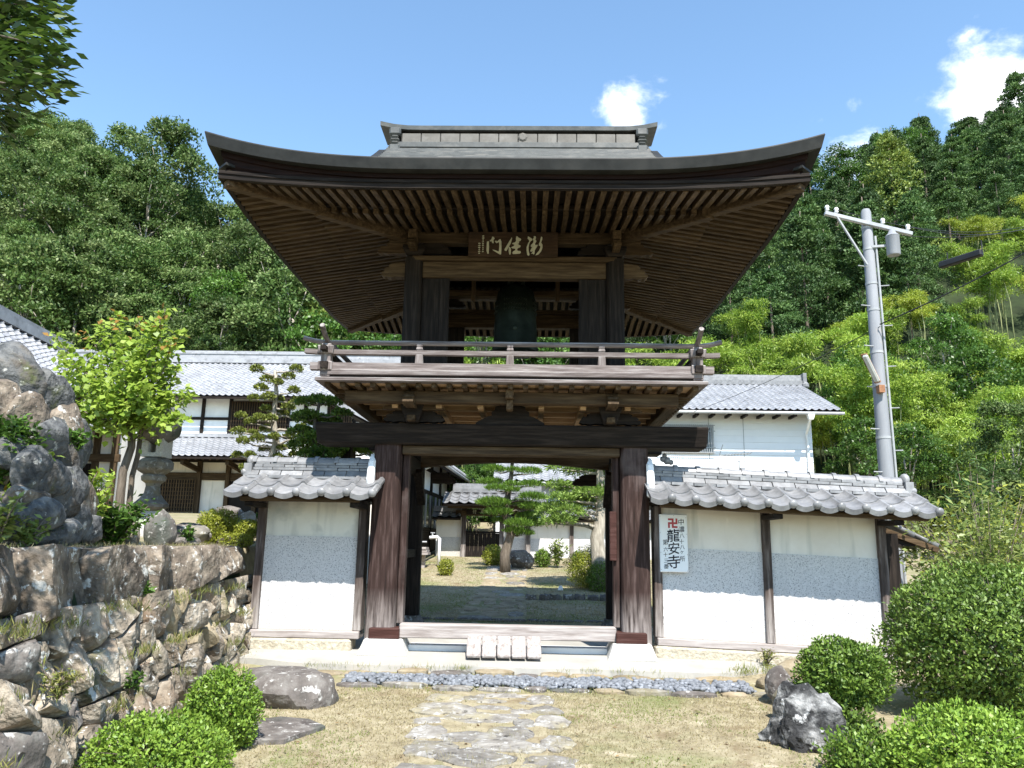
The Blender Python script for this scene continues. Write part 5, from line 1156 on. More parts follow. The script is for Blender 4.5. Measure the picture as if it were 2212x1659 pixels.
# ------------------------------------------------------------------ loose rocks
def rock(label, c, size, seed, mat, **k):
    o = single('rock', rock_mb(c, size, seed, **k), M[mat], label, 'rock', (c[0], c[1], c[2]-size[2]*.6), True, group=None); o.data.set_sharp_from_angle(angle=R(28)); return o
def build_rocks():
    mb = MB()
    o = rock('large flat-topped purple-grey boulder with white lichen beside the pebble bed', (-2.1, 7.95, .10), (.52, .42, .42), 31, 'boulder', sub=4, planes=14, rough=.05, flat_top=.62)
    mb = MB(); slab_stone(mb, [(-2.15, 7.05), (-1.9, 7.22), (-1.62, 7.16), (-1.45, 7.0), (-1.58, 6.75), (-1.66, 6.55), (-1.95, 6.5), (-2.15, 6.7)], lambda x, y: 0, lambda x, y: gz(x, y)+.045, random.Random(2), .94)
    single('stepping_stone', mb, M['boulder'], 'flat mauve slab sunk in the lawn below the large boulder', 'stone', (-1.85, 6.85, .03))
    rock('small tan stone wedged between the boulder and the platform corner', (-2.55, 8.75, .14), (.16, .13, .13), 33, 'yellowstone')
    rock('jagged black and white limestone rock in front of the small box bush', (2.52, 6.95, .14), (.36, .34, .36), 44, 'jagged', sub=4, planes=18, rough=.17)
    rock('grey rounded stone behind the jagged limestone rock', (2.74, 7.65, .22), (.24, .2, .2), 45, 'flag')
    rock('upright dark grey stone at the far end of the pebble bed', (2.78, 8.25, .26), (.17, .15, .2), 46, 'boulder')
    rock('tan stone at the foot of the long garden wall', (3.35, 9.45, .2), (.3, .2, .17), 47, 'yellowstone')
    rock('low tan stone between the platform and the box bush', (2.95, 9.0, .17), (.22, .16, .14), 48, 'yellowstone')
    rock('grey stone under the tall hedge', (3.3, 8.4, .14), (.3, .2, .12), 49, 'yellowstone')
    # terrace
    rock('tall upright brown stone with pale lichen on the terrace edge', (-4.02, 9.1, 1.68), (.19, .16, .26), 51, 'boulder')
    rock('pale narrow stone beside the leafy terrace shrub', (-4.0, 8.4, 1.66), (.1, .1, .24), 52, 'wallstone')
    rock('low brown stone next to the round yellow-green bush', (-4.18, 10.3, 1.66), (.28, .2, .16), 53, 'boulder')
    rock('flat brown terrace stone below the round yellow-green bush', (-4.05, 9.6, 1.56), (.3, .2, .09), 54, 'boulder')
    rock('white-grey stone behind the garden wall post', (-3.78, 11.2, 1.78), (.16, .14, .24), 55, 'wallstone')
    rock('mossy stone lying at the terrace edge near the garden wall', (-3.66, 10.5, 1.56), (.3, .16, .1), 56, 'boulder')
    rock('small grey stone behind the upright brown stone', (-4.05, 10.2, 1.66), (.18, .14, .12), 57, 'flag')
    rock('dark flat stone behind the round yellow-green bush', (-4.3, 11.8, 1.8), (.34, .2, .3), 58, 'boulder')
    w = thing('rock_outcrop', 'steep stack of jagged grey rocks rising above the terrace', 'rock wall', (-4.6, 7, 1.5)); r = random.Random(61)
    for i, (px, py, Y, a, b) in enumerate([(30, 830, 6.8, .34, .42), (100, 880, 7.0, .22, .45), (140, 930, 7.1, .13, .34), (-30, 930, 6.6, .3, .4), (40, 950, 6.7, .26, .3), (95, 985, 6.8, .2, .3), (135, 1010, 7.0, .16, .36), (25, 1030, 6.5, .26, .24), (80, 1060, 6.6, .17, .3), (120, 1090, 6.7, .2, .26), (45, 1100, 6.4, .22, .26), (5, 1100, 6.3, .2, .24), (85, 1130, 6.5, .16, .2), (150, 1120, 6.9, .17, .24), (130, 1150, 6.6, .16, .16), (60, 1155, 6.2, .2, .14), (10, 1155, 6.1, .24, .14), (175, 1080, 7.2, .14, .26), (190, 1140, 7.2, .14, .16), (-60, 1050, 6.2, .3, .4), (-20, 860, 7.0, .4, .6), (160, 960, 7.5, .12, .3), (60, 905, 6.5, .14, .26), (110, 945, 6.6, .12, .22), (30, 985, 6.2, .14, .2), (75, 1020, 6.2, .12, .24), (110, 1040, 6.4, .1, .2), (60, 1085, 6.1, .12, .18), (140, 1075, 6.7, .1, .2), (20, 1125, 5.9, .14, .16), (100, 1110, 6.2, .1, .14), (155, 1050, 6.9, .1, .22), (5, 890, 6.4, .16, .3), (120, 860, 7.2, .12, .3)]):
        p = at(px, py, Y); o = part('stone', rock_mb(p, (a*.9, .26, b*.95), 70+i, 3, 9, .07), M['capstone'] if i % 5 == 2 else M['outcrop'], w, True); o.data.set_sharp_from_angle(angle=R(28))
    part('earth_fill', MB().hexa([(-6.2, 6.6, 1.4), (-4.25, 6.9, 1.4), (-4.3, 8.6, 1.4), (-6.4, 8.6, 1.4), (-6.2, 7.0, 2.9), (-4.75, 7.4, 2.6), (-4.8, 8.2, 2.6), (-6.4, 8.2, 2.9)]), M['hill'], w)
    # stone lantern
    c = at(325, 1100, 10.2); z0 = c.z-.35; x, y = c.x, c.y
    l = thing('stone_lantern', 'weathered grey stone lantern under the young maple', 'lantern', (x, y, z0))
    part('pedestal', MB().lathe((x, y, z0), [(.26, 0), (.27, .1), (.2, .3), (.13, .36), (.12, .40)], 12), M['granite_block'], l, True, auto=True)
    part('foot_ring', MB().lathe((x, y, z0+.36), [(.13, 0), (.25, .06), (.25, .10), (.17, .18), (.115, .26), (.10, .36)], 12), M['flag'], l, True, auto=True)
    part('shaft', MB().lathe((x, y, z0+.72), [(.10, 0), (.11, .04), (.17, .08), (.18, .14), (.15, .17)], 12), M['flag'], l, True, auto=True)
    part('platform', MB().lathe((x, y, z0+.89), [(.16, 0), (.25, .05), (.285, .08), (.285, .17), (.22, .22), (.14, .25)], 6), M['flag'], l)
    part('fire_box', MB().box(x-.16, x-.06, y-.16, y+.16, z0+1.14, z0+1.44).box(x+.06, x+.16, y-.16, y+.16, z0+1.14, z0+1.44).box(x-.06, x+.06, y+.05, y+.16, z0+1.14, z0+1.44).box(x-.06, x+.06, y-.16, y-.1, z0+1.14, z0+1.2), M['granite_block'], l)
    part('cap', rock_mb((x, y, z0+1.62), (.34, .34, .30), 90, 3, 8, .05), M['boulder'], l, True)
    l.scale = (.88, .88, .9)
build_rocks()
# ------------------------------------------------------------------ clipped bushes and garden plants
def bush(label, c, rad, n, leaf, mat, seed, branches=5, cat_='bush', name='clipped_bush', shell=.3, lump=.12, zmin=None, group=None, up=.35, inner=.35):
    b = (c[0], c[1], gz(c[0], c[1]) if c[2]-rad[2] < gz(c[0], c[1])+.4 else c[2]-rad[2]); t = thing(name, label, cat_, b, group)
    lump *= 1.5; d1 = blob_leaves(c, rad, n, leaf*.9, shell, up, lump, zmin, seed); d2 = blob_leaves(c, [q*.78 for q in rad], int(n*inner), leaf*1.3, .5, up, lump, zmin, seed)
    lpart('foliage', cat([d1, d2]), M[mat], t)
    r = random.Random(seed); mb = MB()
    for i in range(branches*8):      # twigs that reach the clipped surface
        a = r.uniform(0, 6.28); e = r.uniform(-.5, 1.2); k = r.uniform(.84, 1.02); q = Vector((c[0]+math.cos(a)*math.cos(e)*rad[0]*k, c[1]+math.sin(a)*math.cos(e)*rad[1]*k, c[2]+math.sin(e)*rad[2]*k))
        if q.z > b[2]: mb.tube([Vector(c).lerp(q, .45), Vector(c).lerp(q, .75)+Vector((r.gauss(0, .02), r.gauss(0, .02), .01)), q], [.005, .0035, .002], 4)
    for i in range(branches):
        a = r.uniform(0, 6.28); q = (c[0]+math.cos(a)*rad[0]*.62, c[1]+math.sin(a)*rad[1]*.62, c[2]+rad[2]*r.uniform(-.1, .6))
        m = (c[0]+math.cos(a)*rad[0]*.2, c[1]+math.sin(a)*rad[1]*.2, c[2]-rad[2]*.45)
        mb.tube([(c[0]+r.uniform(-.04, .04), c[1]+r.uniform(-.04, .04), b[2]-.05), m, q], [.02*rad[0]/.4+.006, .013*rad[0]/.4, .005], 6)
    part('stem', mb, M['bark'], t, True); return t
def build_bushes():
    bush('clipped box bush standing taller behind the low one at the foot of the retaining wall', (-2.13, 6.42, .26), (.29, .27, .34), 9000, .034, 'l_box_bright', 1, zmin=-.02)
    bush('low wide clipped box bush at the foot of the retaining wall', (-2.28, 5.72, .10), (.50, .36, .30), 11000, .034, 'l_box_bright', 2, zmin=-.1)
    bush('big clipped evergreen hedge at the end of the long garden wall', (4.66, 7.9, .76), (.96, .78, .70), 30000, .046, 'l_hedge', 3, 14, 'hedge', 'clipped_hedge', shell=.25, lump=.11, inner=.3)
    bush('ball-topped box bush on a thin stem in front of the garden wall', (3.03, 7.3, .53), (.39, .34, .30), 8500, .042, 'l_box', 4, 5, lump=.16)
    bush('thin leafy undergrowth below the ball-topped box bush', (2.98, 7.0, .10), (.26, .22, .24), 1500, .05, 'l_hedge', 5, 5, shell=.8, lump=.3, zmin=.0)
    bush('low broad box bush in front of the big hedge', (3.42, 6.0, .17), (.60, .42, .36), 13000, .038, 'l_box_bright', 6, zmin=-.1, lump=.16)
    bush('loose small box bush spreading in front of the jagged limestone rock', (2.66, 6.1, .06), (.28, .26, .26), 3600, .04, 'l_box', 7, 4, shell=.5, lump=.3, zmin=-.1)
    bush('round yellow-green clipped bush on the terrace among stones', (-4.1, 11.0, 1.74), (.31, .29, .27), 6500, .032, 'l_yellow', 8)
    bush('small yellow-green bush beside the garden wall post', (-3.62, 10.8, 1.72), (.17, .16, .14), 2200, .032, 'l_yellow', 9)
    bush('low yellow-green cushion bush at the terrace corner', (-3.6, 10.35, 1.58), (.22, .16, .10), 1800, .03, 'l_yellow', 10)
    bush('large yellow-green ball bush behind the gate by the rear post', (1.66, 18.4, gz(1.7, 18.4)+.42), (.58, .52, .50), 10000, .036, 'l_yellow', 11)
    bush('darker ball bush touching the large yellow-green ball bush', (1.86, 17.8, gz(1.9, 17.8)+.28), (.34, .32, .38), 3500, .04, 'l_box', 12)
    bush('round bush at the corner of the inner gate door', (-.78, 22.6, 1.26), (.30, .28, .30), 2600, .05, 'l_yellow', 13)
    bush('small round dark bush beside the squared stone block', (.62, 22.4, 1.21), (.24, .22, .26), 1800, .05, 'l_box', 14)
    bush('little bush between the courtyard wall posts', (1.6, 22.2, 1.18), (.16, .15, .26), 900, .05, 'l_box_bright', 15)
    bush('tiny round bush beside the water standpipe', (-1.86, 20.2, 0.98), (.2, .2, .22), 1100, .05, 'l_yellow', 16)
    bush('small dark topiary bush below the big juniper', (2.0, 18.6, 1.03), (.26, .24, .4), 2000, .05, 'l_hedge', 17, shell=.7, lump=.35)
    bush('ball bush behind the left gate pillar by the courtyard wing', (-2.25, 15.0, 1.08), (.28, .28, .3), 2200, .05, 'l_yellow', 18)
    bush('tall yellow-green bushy shrub beside the courtyard wing', (-2.5, 15.2, 1.75), (.22, .22, .16), 900, .06, 'l_yellow', 19)
build_bushes()
def sprig_plant(label, c, w, h, n, leaf, mat, seed, name='leafy_shrub', group=None, stems=9, asp=.5):
    t = thing(name, label, 'shrub', c, group); r = random.Random(seed); mb = MB(); out = []
    for i in range(stems):
        a = r.uniform(0, 6.28); rr = w*r.uniform(.2, 1); tip = Vector((c[0]+math.cos(a)*rr, c[1]+math.sin(a)*rr*.7, c[2]+h*r.uniform(.45, 1)))
        p = [Vector(c), Vector(c).lerp(tip, .5)+Vector((0, 0, h*.12)), tip]; mb.tube(p, [.012, .008, .003], 5)
        k = max(4, n//stems); tt = rs.rand(k)*.85+.15
        Q = np.array([[*(p[0].lerp(p[1], q*2) if q < .5 else p[1].lerp(p[2], q*2-1))] for q in tt])+rs.normal(size=(k, 3))*w*.1
        D = unit(rs.normal(size=(k, 3))*[1, 1, .5]+[0, 0, .25]); N2 = unit(rs.normal(size=(k, 3))*.5+[0, 0, 1])
        out.append((Q, D, N2, leaf*(.6+.7*rs.rand(k)), leaf*asp*(.7+.5*rs.rand(k)), np.clip(.55+.25*rs.normal(size=k), 0, 1)))
    part('stem', mb, M['bark'], t, True); lpart('foliage', cat(out), M[mat], t); return t
def build_terrace_plants():
    sprig_plant('bushy bright green shrub spilling over the terrace edge below the lantern', (-3.95, 7.9, 1.47), .42, .52, 1700, .075, 'l_bright', 1, stems=22)
    sprig_plant('pale green shrub in front of the young maple trunk', (-4.12, 7.5, 1.5), .34, .8, 1100, .085, 'l_maple', 2, stems=14)
    sprig_plant('bright shrub growing out of the upper rock stack', (-3.92, 6.15, 2.0), .26, .5, 1500, .065, 'l_bright', 3, stems=14)
    sprig_plant('small shrub rooted between the middle rocks of the stack', (-3.78, 6.35, 2.0), .14, .3, 320, .06, 'l_maple', 4, stems=10)
    sprig_plant('yellow-leaved plant at the base of the rock stack', (-3.62, 5.7, 1.52), .2, .36, 300, .08, 'l_pale', 5, stems=10)
    sprig_plant('small green plant beside the upright brown stone', (-3.85, 9.5, 1.52), .16, .25, 220, .06, 'l_bright', 6, stems=7)
    sprig_plant('low green plant in the crevice near the rock stack foot', (-3.72, 6.4, 1.5), .16, .34, 300, .065, 'l_bright', 7, stems=9)
    sprig_plant('leafy sprout beside the garden wall post', (-3.6, 11.3, 1.6), .09, .5, 120, .1, 'l_bright', 8, stems=5)
    sprig_plant('leafy creeper hanging over the middle of the rock stack', (-3.86, 6.2, 1.72), .22, .3, 700, .06, 'l_maple', 41, stems=12)
    sprig_plant('leafy clump half way up the front of the rock stack', (-4.0, 6.2, 2.25), .25, .3, 900, .06, 'l_bright', 47, stems=14)
    sprig_plant('ferny growth at the outer edge of the rock stack', (-3.95, 7.0, 2.3), .2, .3, 600, .06, 'l_bright', 42, stems=12)
    sprig_plant('yellow-green seedling where the rock stack meets the wall top', (-3.52, 5.9, 1.5), .16, .26, 360, .06, 'l_pale', 43, stems=9)
    sprig_plant('small fern hanging from the joints of the retaining wall cap', (-3.25, 7.3, 1.05), .12, .16, 160, .06, 'l_bright', 44, 'wall_fern', stems=7)
    sprig_plant('fern clump low on the retaining wall', (-2.85, 6.4, .42), .12, .14, 140, .055, 'l_bright', 45, 'wall_fern', stems=7)
    sprig_plant('rusty dry weed clump between the lower wall boulders', (-2.85, 5.4, .55), .13, .2, 200, .06, 'weed', 46, 'wall_weed', stems=8, asp=.25)
    sprig_plant('dark tuft on top of the rock stack', (-4.85, 7.2, 2.95), .3, .2, 500, .08, 'l_conifer', 9, stems=14, asp=.2)
    sprig_plant('pale variegated shrub in front of the courtyard wall', (1.02, 22.3, 1.0), .36, .75, 420, .12, 'l_pale', 10, stems=10)
    sprig_plant('loose pale green shrubby tree behind the big hedge', (6.6, 11.2, .3), 1.9, 2.2, 5200, .11, 'l_pale', 11, 'loose_shrub', stems=46, asp=.42)
    sprig_plant('second loose shrub further along the side wall', (7.6, 13.0, .3), 1.6, 2.4, 3200, .12, 'l_yellow', 12, 'loose_shrub', stems=34, asp=.42)
    sprig_plant('small weedy plant at the foot of the long garden wall', (3.05, 9.72, .24), .16, .22, 160, .06, 'weed', 13, 'weed_plant', stems=10, asp=.25)
    sprig_plant('young feathery fern beyond the long garden wall', (8.6, 15, .5), .7, 3.1, 900, .3, 'l_conifer', 14, 'fern_plant', stems=26, asp=.18)
build_terrace_plants()
def tufts(label, pts, seed, mat, h, n, name, cat_):
    r = np.random.RandomState(seed); P = []; 
    for p in pts:
        k = n; P.append(np.array(p)+r.normal(size=(k, 3))*[.05, .05, .005])
    P = np.concatenate(P); m = len(P); D = unit(r.normal(size=(m, 3))*[.5, .5, .15]+[0, 0, 1])
    me = leaf_mesh(name, P-np.array(pts[0]), D, unit(r.normal(size=(m, 3))), h*(.4+.9*r.rand(m)), h*.065, np.clip(r.rand(m), 0, 1), M[mat])
    o = link(name, me); o.location = pts[0]; return tag(o, label, cat_, None, 'stuff')
def build_grass():
    r = np.random.RandomState(3); n = 52000
    x = r.uniform(-2.9, 3.3, n); y = 4.6+4.0*r.rand(n)**.9
    stones = (np.abs(x+.05) < .52) & (r.rand(n) < .80)
    k = ~stones & (x > (-2.74-.086*(y-4.5)+.12)); x, y = x[k], y[k]
    z = np.array([gz(a, b) for a, b in zip(x, y)])
    pat = np.array([mnoise.noise(Vector((a*1.1, b*1.1, 4)))+.5*mnoise.noise(Vector((a*3, b*3, 8))) for a, b in zip(x, y)])
    m = len(x); P = np.stack([x, y, z-.004], 1); D = unit(r.normal(size=(m, 3))*[.8, .8, .2]+[0, 0, .75])
    t = np.clip(.35+.2*r.normal(size=m), 0, .8); t = np.where((pat > .22) & (r.rand(m) < .7), .93+.07*r.rand(m), t)
    o = link('lawn_grass', leaf_mesh('lawn_grass', P, D, unit(r.normal(size=(m, 3))), .028*(.5+r.rand(m)), .005, t, M['grass'])); tag(o, 'short dry straw-coloured lawn in front of the gate', 'grass', None, 'stuff')
    n = 36000; x = r.uniform(-3.2, 4.5, n); y = 12.7+12*r.rand(n)**1.4; k = ~((np.abs(x+.35) < .56) & (r.rand(n) < .7)); x, y = x[k], y[k]; z = np.array([gz(a, b) for a, b in zip(x, y)]); m = len(x)
    pat = np.array([mnoise.noise(Vector((a*.8, b*.8, 2))) for a, b in zip(x, y)])
    o = link('lawn_grass', leaf_mesh('lawn_grass', np.stack([x, y, z-.004], 1), unit(r.normal(size=(m, 3))*[.8, .8, .2]+[0, 0, .8]), unit(r.normal(size=(m, 3))), .04*(.5+r.rand(m)), .009, np.where((pat > .0) & (r.rand(m) < .6), .9+.1*r.rand(m), np.clip(.35+.2*r.normal(size=m), 0, .8)), M['grass'])); tag(o, 'patchy green and straw lawn of the courtyard behind the gate', 'grass', None, 'stuff')
    n = 420; x = r.uniform(-2.6, 3.2, n); y = 4.8+4.0*r.rand(n); k = x > (-2.74-.086*(y-4.5)+.15); x, y = x[k], y[k]; m = len(x); z = np.array([gz(a, b) for a, b in zip(x, y)])
    o = link('leaf_litter', leaf_mesh('leaf_litter', np.stack([x, y, z+.014], 1), unit(r.normal(size=(m, 3))*[1, 1, .15]), unit(r.normal(size=(m, 3))*.3+[0, 0, 1]), .035*(.5+r.rand(m)), .018, r.rand(m), M['litter'])); tag(o, 'scattered dry brown leaves on the front lawn and path', 'leaf litter', None, 'stuff')
    rr = random.Random(8)
    foot = lambda y: -2.74-.086*(y-4.5)
    pts = []
    for i in range(80):
        yy = rr.uniform(4.6, 9.8); v = rr.choice([.0, .0, .3, .6, .95, 1.0]); f = v/1.5; xf = foot(yy); xx = xf+(-3.4-xf)*f+.1; pts.append((xx, yy, gz(-2.6, yy)*(1-f)+1.5*f))
    tufts('weeds and dry grass growing in the joints of the retaining wall', pts, 4, 'weed', .10, 34, 'wall_weeds', 'weeds')
    tufts('strip of dry grass and moss along the top of the retaining wall', [(-3.52+rr.uniform(-.15, .05), rr.uniform(5.0, 10.0), 1.5) for _ in range(90)], 5, 'grass', .06, 18, 'terrace_grass', 'grass')
    tufts('dry grass sprouting along the platform edge stones', [(rr.uniform(-2.4, 2.8), 9.24+rr.uniform(-.05, .05), .20) for _ in range(26)]+[(rr.uniform(-1.7, 2.6), 8.56, .09) for _ in range(30)]+[(rr.uniform(-1.7, 2.5), 9.14, .15) for _ in range(10)], 6, 'weed', .07, 16, 'edge_grass', 'grass')
    tufts('grass creeping between the flagstones of the front path', [(rr.uniform(-.65, .6), rr.uniform(5.6, 8.35), gz(0, 7)+.0) for _ in range(60)], 9, 'grass', .04, 22, 'path_grass', 'grass')
    tufts('brown weeds and litter at the foot of the long garden wall', [(rr.uniform(2.6, 3.6), rr.uniform(9.3, 9.75), .2) for _ in range(26)], 7, 'weed', .10, 26, 'wall_foot_weeds', 'weeds')
build_grass()

# ------------------------------------------------------------------ garden trees
def limb(mb, a, b, r0_, r1_, r, wob=.12, n=5):
    a, b = Vector(a), Vector(b); L = (b-a).length
    pts = [a.lerp(b, i/n)+Vector((r.gauss(0, 1), r.gauss(0, 1), r.gauss(0, .6)))*(wob*L*.25 if 0 < i < n else 0) for i in range(n+1)]
    mb.tube(pts, [r0_+(r1_-r0_)*i/n for i in range(n+1)], 7); return pts
def pad_leaves(c, a, b, h, n, leaf, asp, up=.9):
    d = rdir(n); d[:, 2] = np.abs(d[:, 2])*np.where(rs.rand(n) < .85, 1, -.5)
    P = np.array(c)+d*[a, b, h]*(1-.4*rs.rand(n)[:, None]**1.5)
    D = unit(d*[.5, .5, .3]+rs.normal(size=(n, 3))*.4+[0, 0, up]); N2 = unit(rs.normal(size=(n, 3)))
    return P, D, N2, leaf*(.6+.7*rs.rand(n)), leaf*asp*(.7+.6*rs.rand(n)), np.clip(.5+.25*rs.normal(size=n), 0, 1)
def niwaki(label, foot_, top, pads, mat, leaf, asp, per, seed, r0_, bark='bark', lean=None, name='pruned_pine', up=.9, extra=None):
    t = thing(name, label, 'tree', foot_); r = random.Random(seed); mb = MB(); ls = []
    trunk = [Vector(foot_).lerp(Vector(top), i/6)+Vector((r.gauss(0, 1), r.gauss(0, 1), 0))*(.035*(top[2]-foot_[2])*.5 if 0 < i < 6 else 0) for i in range(7)]
    mb.tube(trunk, [r0_*(1-.72*i/6) for i in range(7)], 10)
    for (x, y, z, a, b, h) in pads:
        k = min(1, max(.08, (z-.12*abs(x-trunk[3].x)-foot_[2])/(top[2]-foot_[2]))); f = k*6; i = min(5, int(f)); s = trunk[i].lerp(trunk[i+1], f-i)
        limb(mb, s, (x, y, z-h*.2), r0_*.26*(1-.5*k)+.008, .007, r, .16)
        m = int(per*(a*b)**.9) if per > 400 else per; ls.append(pad_leaves((x, y, z), a, b, h, max(m, 60), leaf, asp, up))
    part('trunk', mb, M[bark], t, True); lpart('crown', cat(ls), M[mat], t); return t
def build_garden_trees():
    r = random.Random(14)
    # tall bare-stemmed topiary with pompons, Y ~ 14
    pads = []
    for i, (px, py) in enumerate([(555, 800), (577, 822), (600, 828), (623, 815), (563, 840), (640, 800), (635, 845), (548, 862), (580, 860), (603, 865), (622, 882), (560, 905), (540, 913), (585, 905), (612, 895), (648, 900), (515, 935), (545, 938), (575, 930), (592, 945), (625, 945), (525, 955), (555, 950), (650, 925), (512, 985), (540, 985), (572, 972), (608, 970), (640, 965), (600, 990), (530, 1012), (560, 995), (575, 885), (642, 870), (520, 900), (637, 985), (655, 945)]):
        p = at(px, py, 14+r.uniform(-.35, .35)); a = r.uniform(.085, .13); pads.append((p.x, p.y, p.z, a, a, a*.75))
    f = at(588, 985, 14); niwaki('tall pompon-pruned garden tree with a pale bare trunk in front of the long hall', (f.x, 14, 2.0), tuple(at(594, 800, 14)), pads, 'l_topiary', .05, .6, 300, 3, .10, 'palebark', name='pruned_tree', up=.5)
    pads = []
    for px, py, a in [(690, 868, .2), (715, 870, .16), (660, 870, .14), (665, 905, .24), (700, 915, .26), (720, 940, .2), (650, 935, .18), (690, 955, .3), (655, 965, .22), (720, 975, .2), (700, 985, .24), (740, 895, .14), (675, 985, .2)]:
        p = at(px, py, 12.6+r.uniform(-.3, .3)); pads.append((p.x, p.y, p.z, a*1.15, a, a*.55))
    f = at(668, 1000, 12.6); niwaki('dense dark cloud-pruned tree behind the short garden wall', (f.x, 12.6, 1.6), tuple(at(690, 870, 12.6)), pads, 'l_box', .055, .55, 11000, 4, .09, name='pruned_tree', up=.4)
    pads = [(*at(px, py, 13.2), a, a, a*.5) for px, py, a in [(745, 972, .3), (785, 972, .28), (765, 960, .28), (800, 980, .2), (728, 985, .18)]]
    f = at(765, 1010, 13.2); niwaki('low flat-topped pine showing over the short garden wall', (f.x, 13.2, 1.7), tuple(at(765, 965, 13.2)), pads, 'l_pine', .09, .16, 16000, 5, .08)
    sprig_plant('glossy bright bush under the cloud-pruned tree behind the wall', tuple(at(690, 1010, 12.2)), .28, .3, 420, .09, 'l_bright', 30, stems=10)
    # courtyard pine, Y ~ 21
    pads = []
    for px, py, a in [(1103, 998, .3), (1068, 1018, .42), (1145, 1022, .42), (1108, 1018, .24), (1060, 1045, .46), (1105, 1050, .3), (1147, 1050, .4), (1070, 1058, .34), (1105, 1062, .28), (1150, 1078, .5), (1065, 1090, .6), (1120, 1090, .36), (1150, 1098, .46), (1075, 1110, .5), (1140, 1118, .4), (1085, 1128, .34), (1120, 1135, .52), (1150, 1135, .4), (1110, 1150, .36), (1128, 1155, .4)]:
        p = at(px, py, 21+r.uniform(-.4, .4)); pads.append((p.x, p.y, p.z, a*.74, a*.6, a*.25))
    f = at(1092, 1200, 21); niwaki('layered cloud-pruned pine standing in front of the inner gate', (f.x, 21, gz(0, 21)-.05), tuple(at(1108, 985, 21)), pads, 'l_pine', .12, .15, 6500, 6, .15)
    # juniper, Y ~ 18
    pads = []
    for px, py, a in [(1215, 1012, .36), (1260, 1022, .42), (1295, 1012, .4), (1205, 1050, .26), (1235, 1058, .4), (1275, 1070, .42), (1212, 1078, .3), (1250, 1085, .42), (1195, 1098, .26), (1180, 1108, .22), (1225, 1108, .4), (1265, 1095, .36), (1300, 1060, .3), (1290, 1000, .4), (1320, 1030, .4), (1330, 1070, .3), (1185, 1128, .2), (1215, 1125, .3)]:
        p = at(px, py, 18+r.uniform(-.5, .4)); pads.append((p.x, p.y, p.z, a, a*.8, a*.36))
    f = at(1298, 1205, 18); niwaki('old juniper with a thick pale peeling trunk and feathery green sprays', (f.x, 18, gz(1.8, 18)-.05), tuple(at(1288, 940, 18)), pads, 'l_juniper', .13, .2, 4200, 7, .21, 'palebark', name='juniper_tree', up=.15)
    # young maple on the terrace
    b = at(262, 1120, 9.6); b.z = 1.45; t = thing('young_maple', 'young maple with upright bright green shoots and reddish tips above the terrace rocks', 'tree', tuple(b)); mb = MB(); out = []
    top = at(285, 915, 9.6); limb(mb, b, top, .06, .045, r, .1); fork = top
    limb(mb, b+Vector((.02, .1, 0)), at(305, 930, 9.8), .04, .03, r, .1)
    shoots = [(115, 720), (135, 770), (190, 720), (170, 790), (225, 700), (245, 690), (257, 672), (300, 695), (320, 705), (345, 690), (357, 668), (395, 715), (380, 790), (410, 850), (395, 900), (130, 840), (150, 870), (200, 760), (280, 730), (230, 860), (330, 880), (300, 760), (350, 760), (180, 900), (125, 790), (370, 740), (260, 780), (210, 820), (310, 830), (360, 850), (270, 880)]
    for i, (px, py) in enumerate(shoots):
        tip = at(px, py, 9.6+r.uniform(-.55, .55)); s = Vector(b).lerp(fork, r.uniform(.85, 1.05)); pts = limb(mb, s, tip, .02, .004, r, .22, 6)
        k = 165; tt = .25+.75*rs.rand(k)**.8; ii = np.minimum((tt*6).astype(int), 5); A = np.array([list(p) for p in pts]); ff = (tt*6-ii)[:, None]
        Q = A[ii]*(1-ff)+A[ii+1]*ff+rs.normal(size=(k, 3))*(.11*(1-tt)+.04)[:, None]
        D = unit(rs.normal(size=(k, 3))*[1, 1, .5]+[0, -.2, -.35]); N2 = unit(rs.normal(size=(k, 3))*.5+[0, -.4, .9])
        tn = np.clip(.5+.2*rs.normal(size=k), 0, .9); tn = np.where((tt > .96) & (rs.rand(k) < .4) & (tip.z > 3.9), 1, tn)
        out.append((Q, D, N2,  .09*(.6+.6*rs.rand(k)), .08*(.6+.6*rs.rand(k)), tn))
    part('trunk', mb, M['bark'], t, True); lpart('crown', cat(out), M['l_maple'], t)
    # branch of the tree beside the camera, hanging into the top corner
    b = Vector((-4.7, 3.6, 1.45)); t = thing('camellia_tree', 'broad-leaved evergreen whose glossy leafy branch hangs into the top corner', 'tree', tuple(b)); mb = MB(); out = []
    top = Vector((-4.5, 3.7, 5.6)); limb(mb, b, top, .13, .07, r, .06)
    spots = [(20, 30), (60, 20), (100, 15), (130, 5), (40, 70), (85, 60), (120, 60), (20, 110), (60, 120), (95, 110), (125, 105), (30, 150), (70, 165), (105, 160), (130, 165), (20, 190), (60, 200), (90, 195), (10, 230), (40, 235), (15, 265), (-40, 60), (-40, 150), (-60, 240), (-40, -60), (60, -60), (-120, 30), (-120, 160), (120, -40), (-80, -80), (0, 20), (0, 100), (0, 180)]
    for px, py in spots:
        Y = 4.0+r.uniform(-.35, .45); c = at(px-42, py-8, Y); s = b.lerp(top, r.uniform(.55, 1)); pts = limb(mb, s, c, .022, .004, r, .14)
        k = 60; Q = np.array(c)+rs.normal(size=(k, 3))*[.07, .09, .07]; D = unit((Q-np.array(s))*[1, .6, .3]+rs.normal(size=(k, 3))*.55+[0, 0, -.12]); N2 = unit(rs.normal(size=(k, 3))*.45+[0, 0, 1])
        out.append((Q, D, N2, .105*(.65+.5*rs.rand(k)), .038*(.7+.6*rs.rand(k)), np.clip(.4+.25*rs.normal(size=k), 0, 1)))
    part('trunk', mb, M['bark'], t, True); lpart('crown', cat(out), M['l_near'], t)
build_garden_trees()

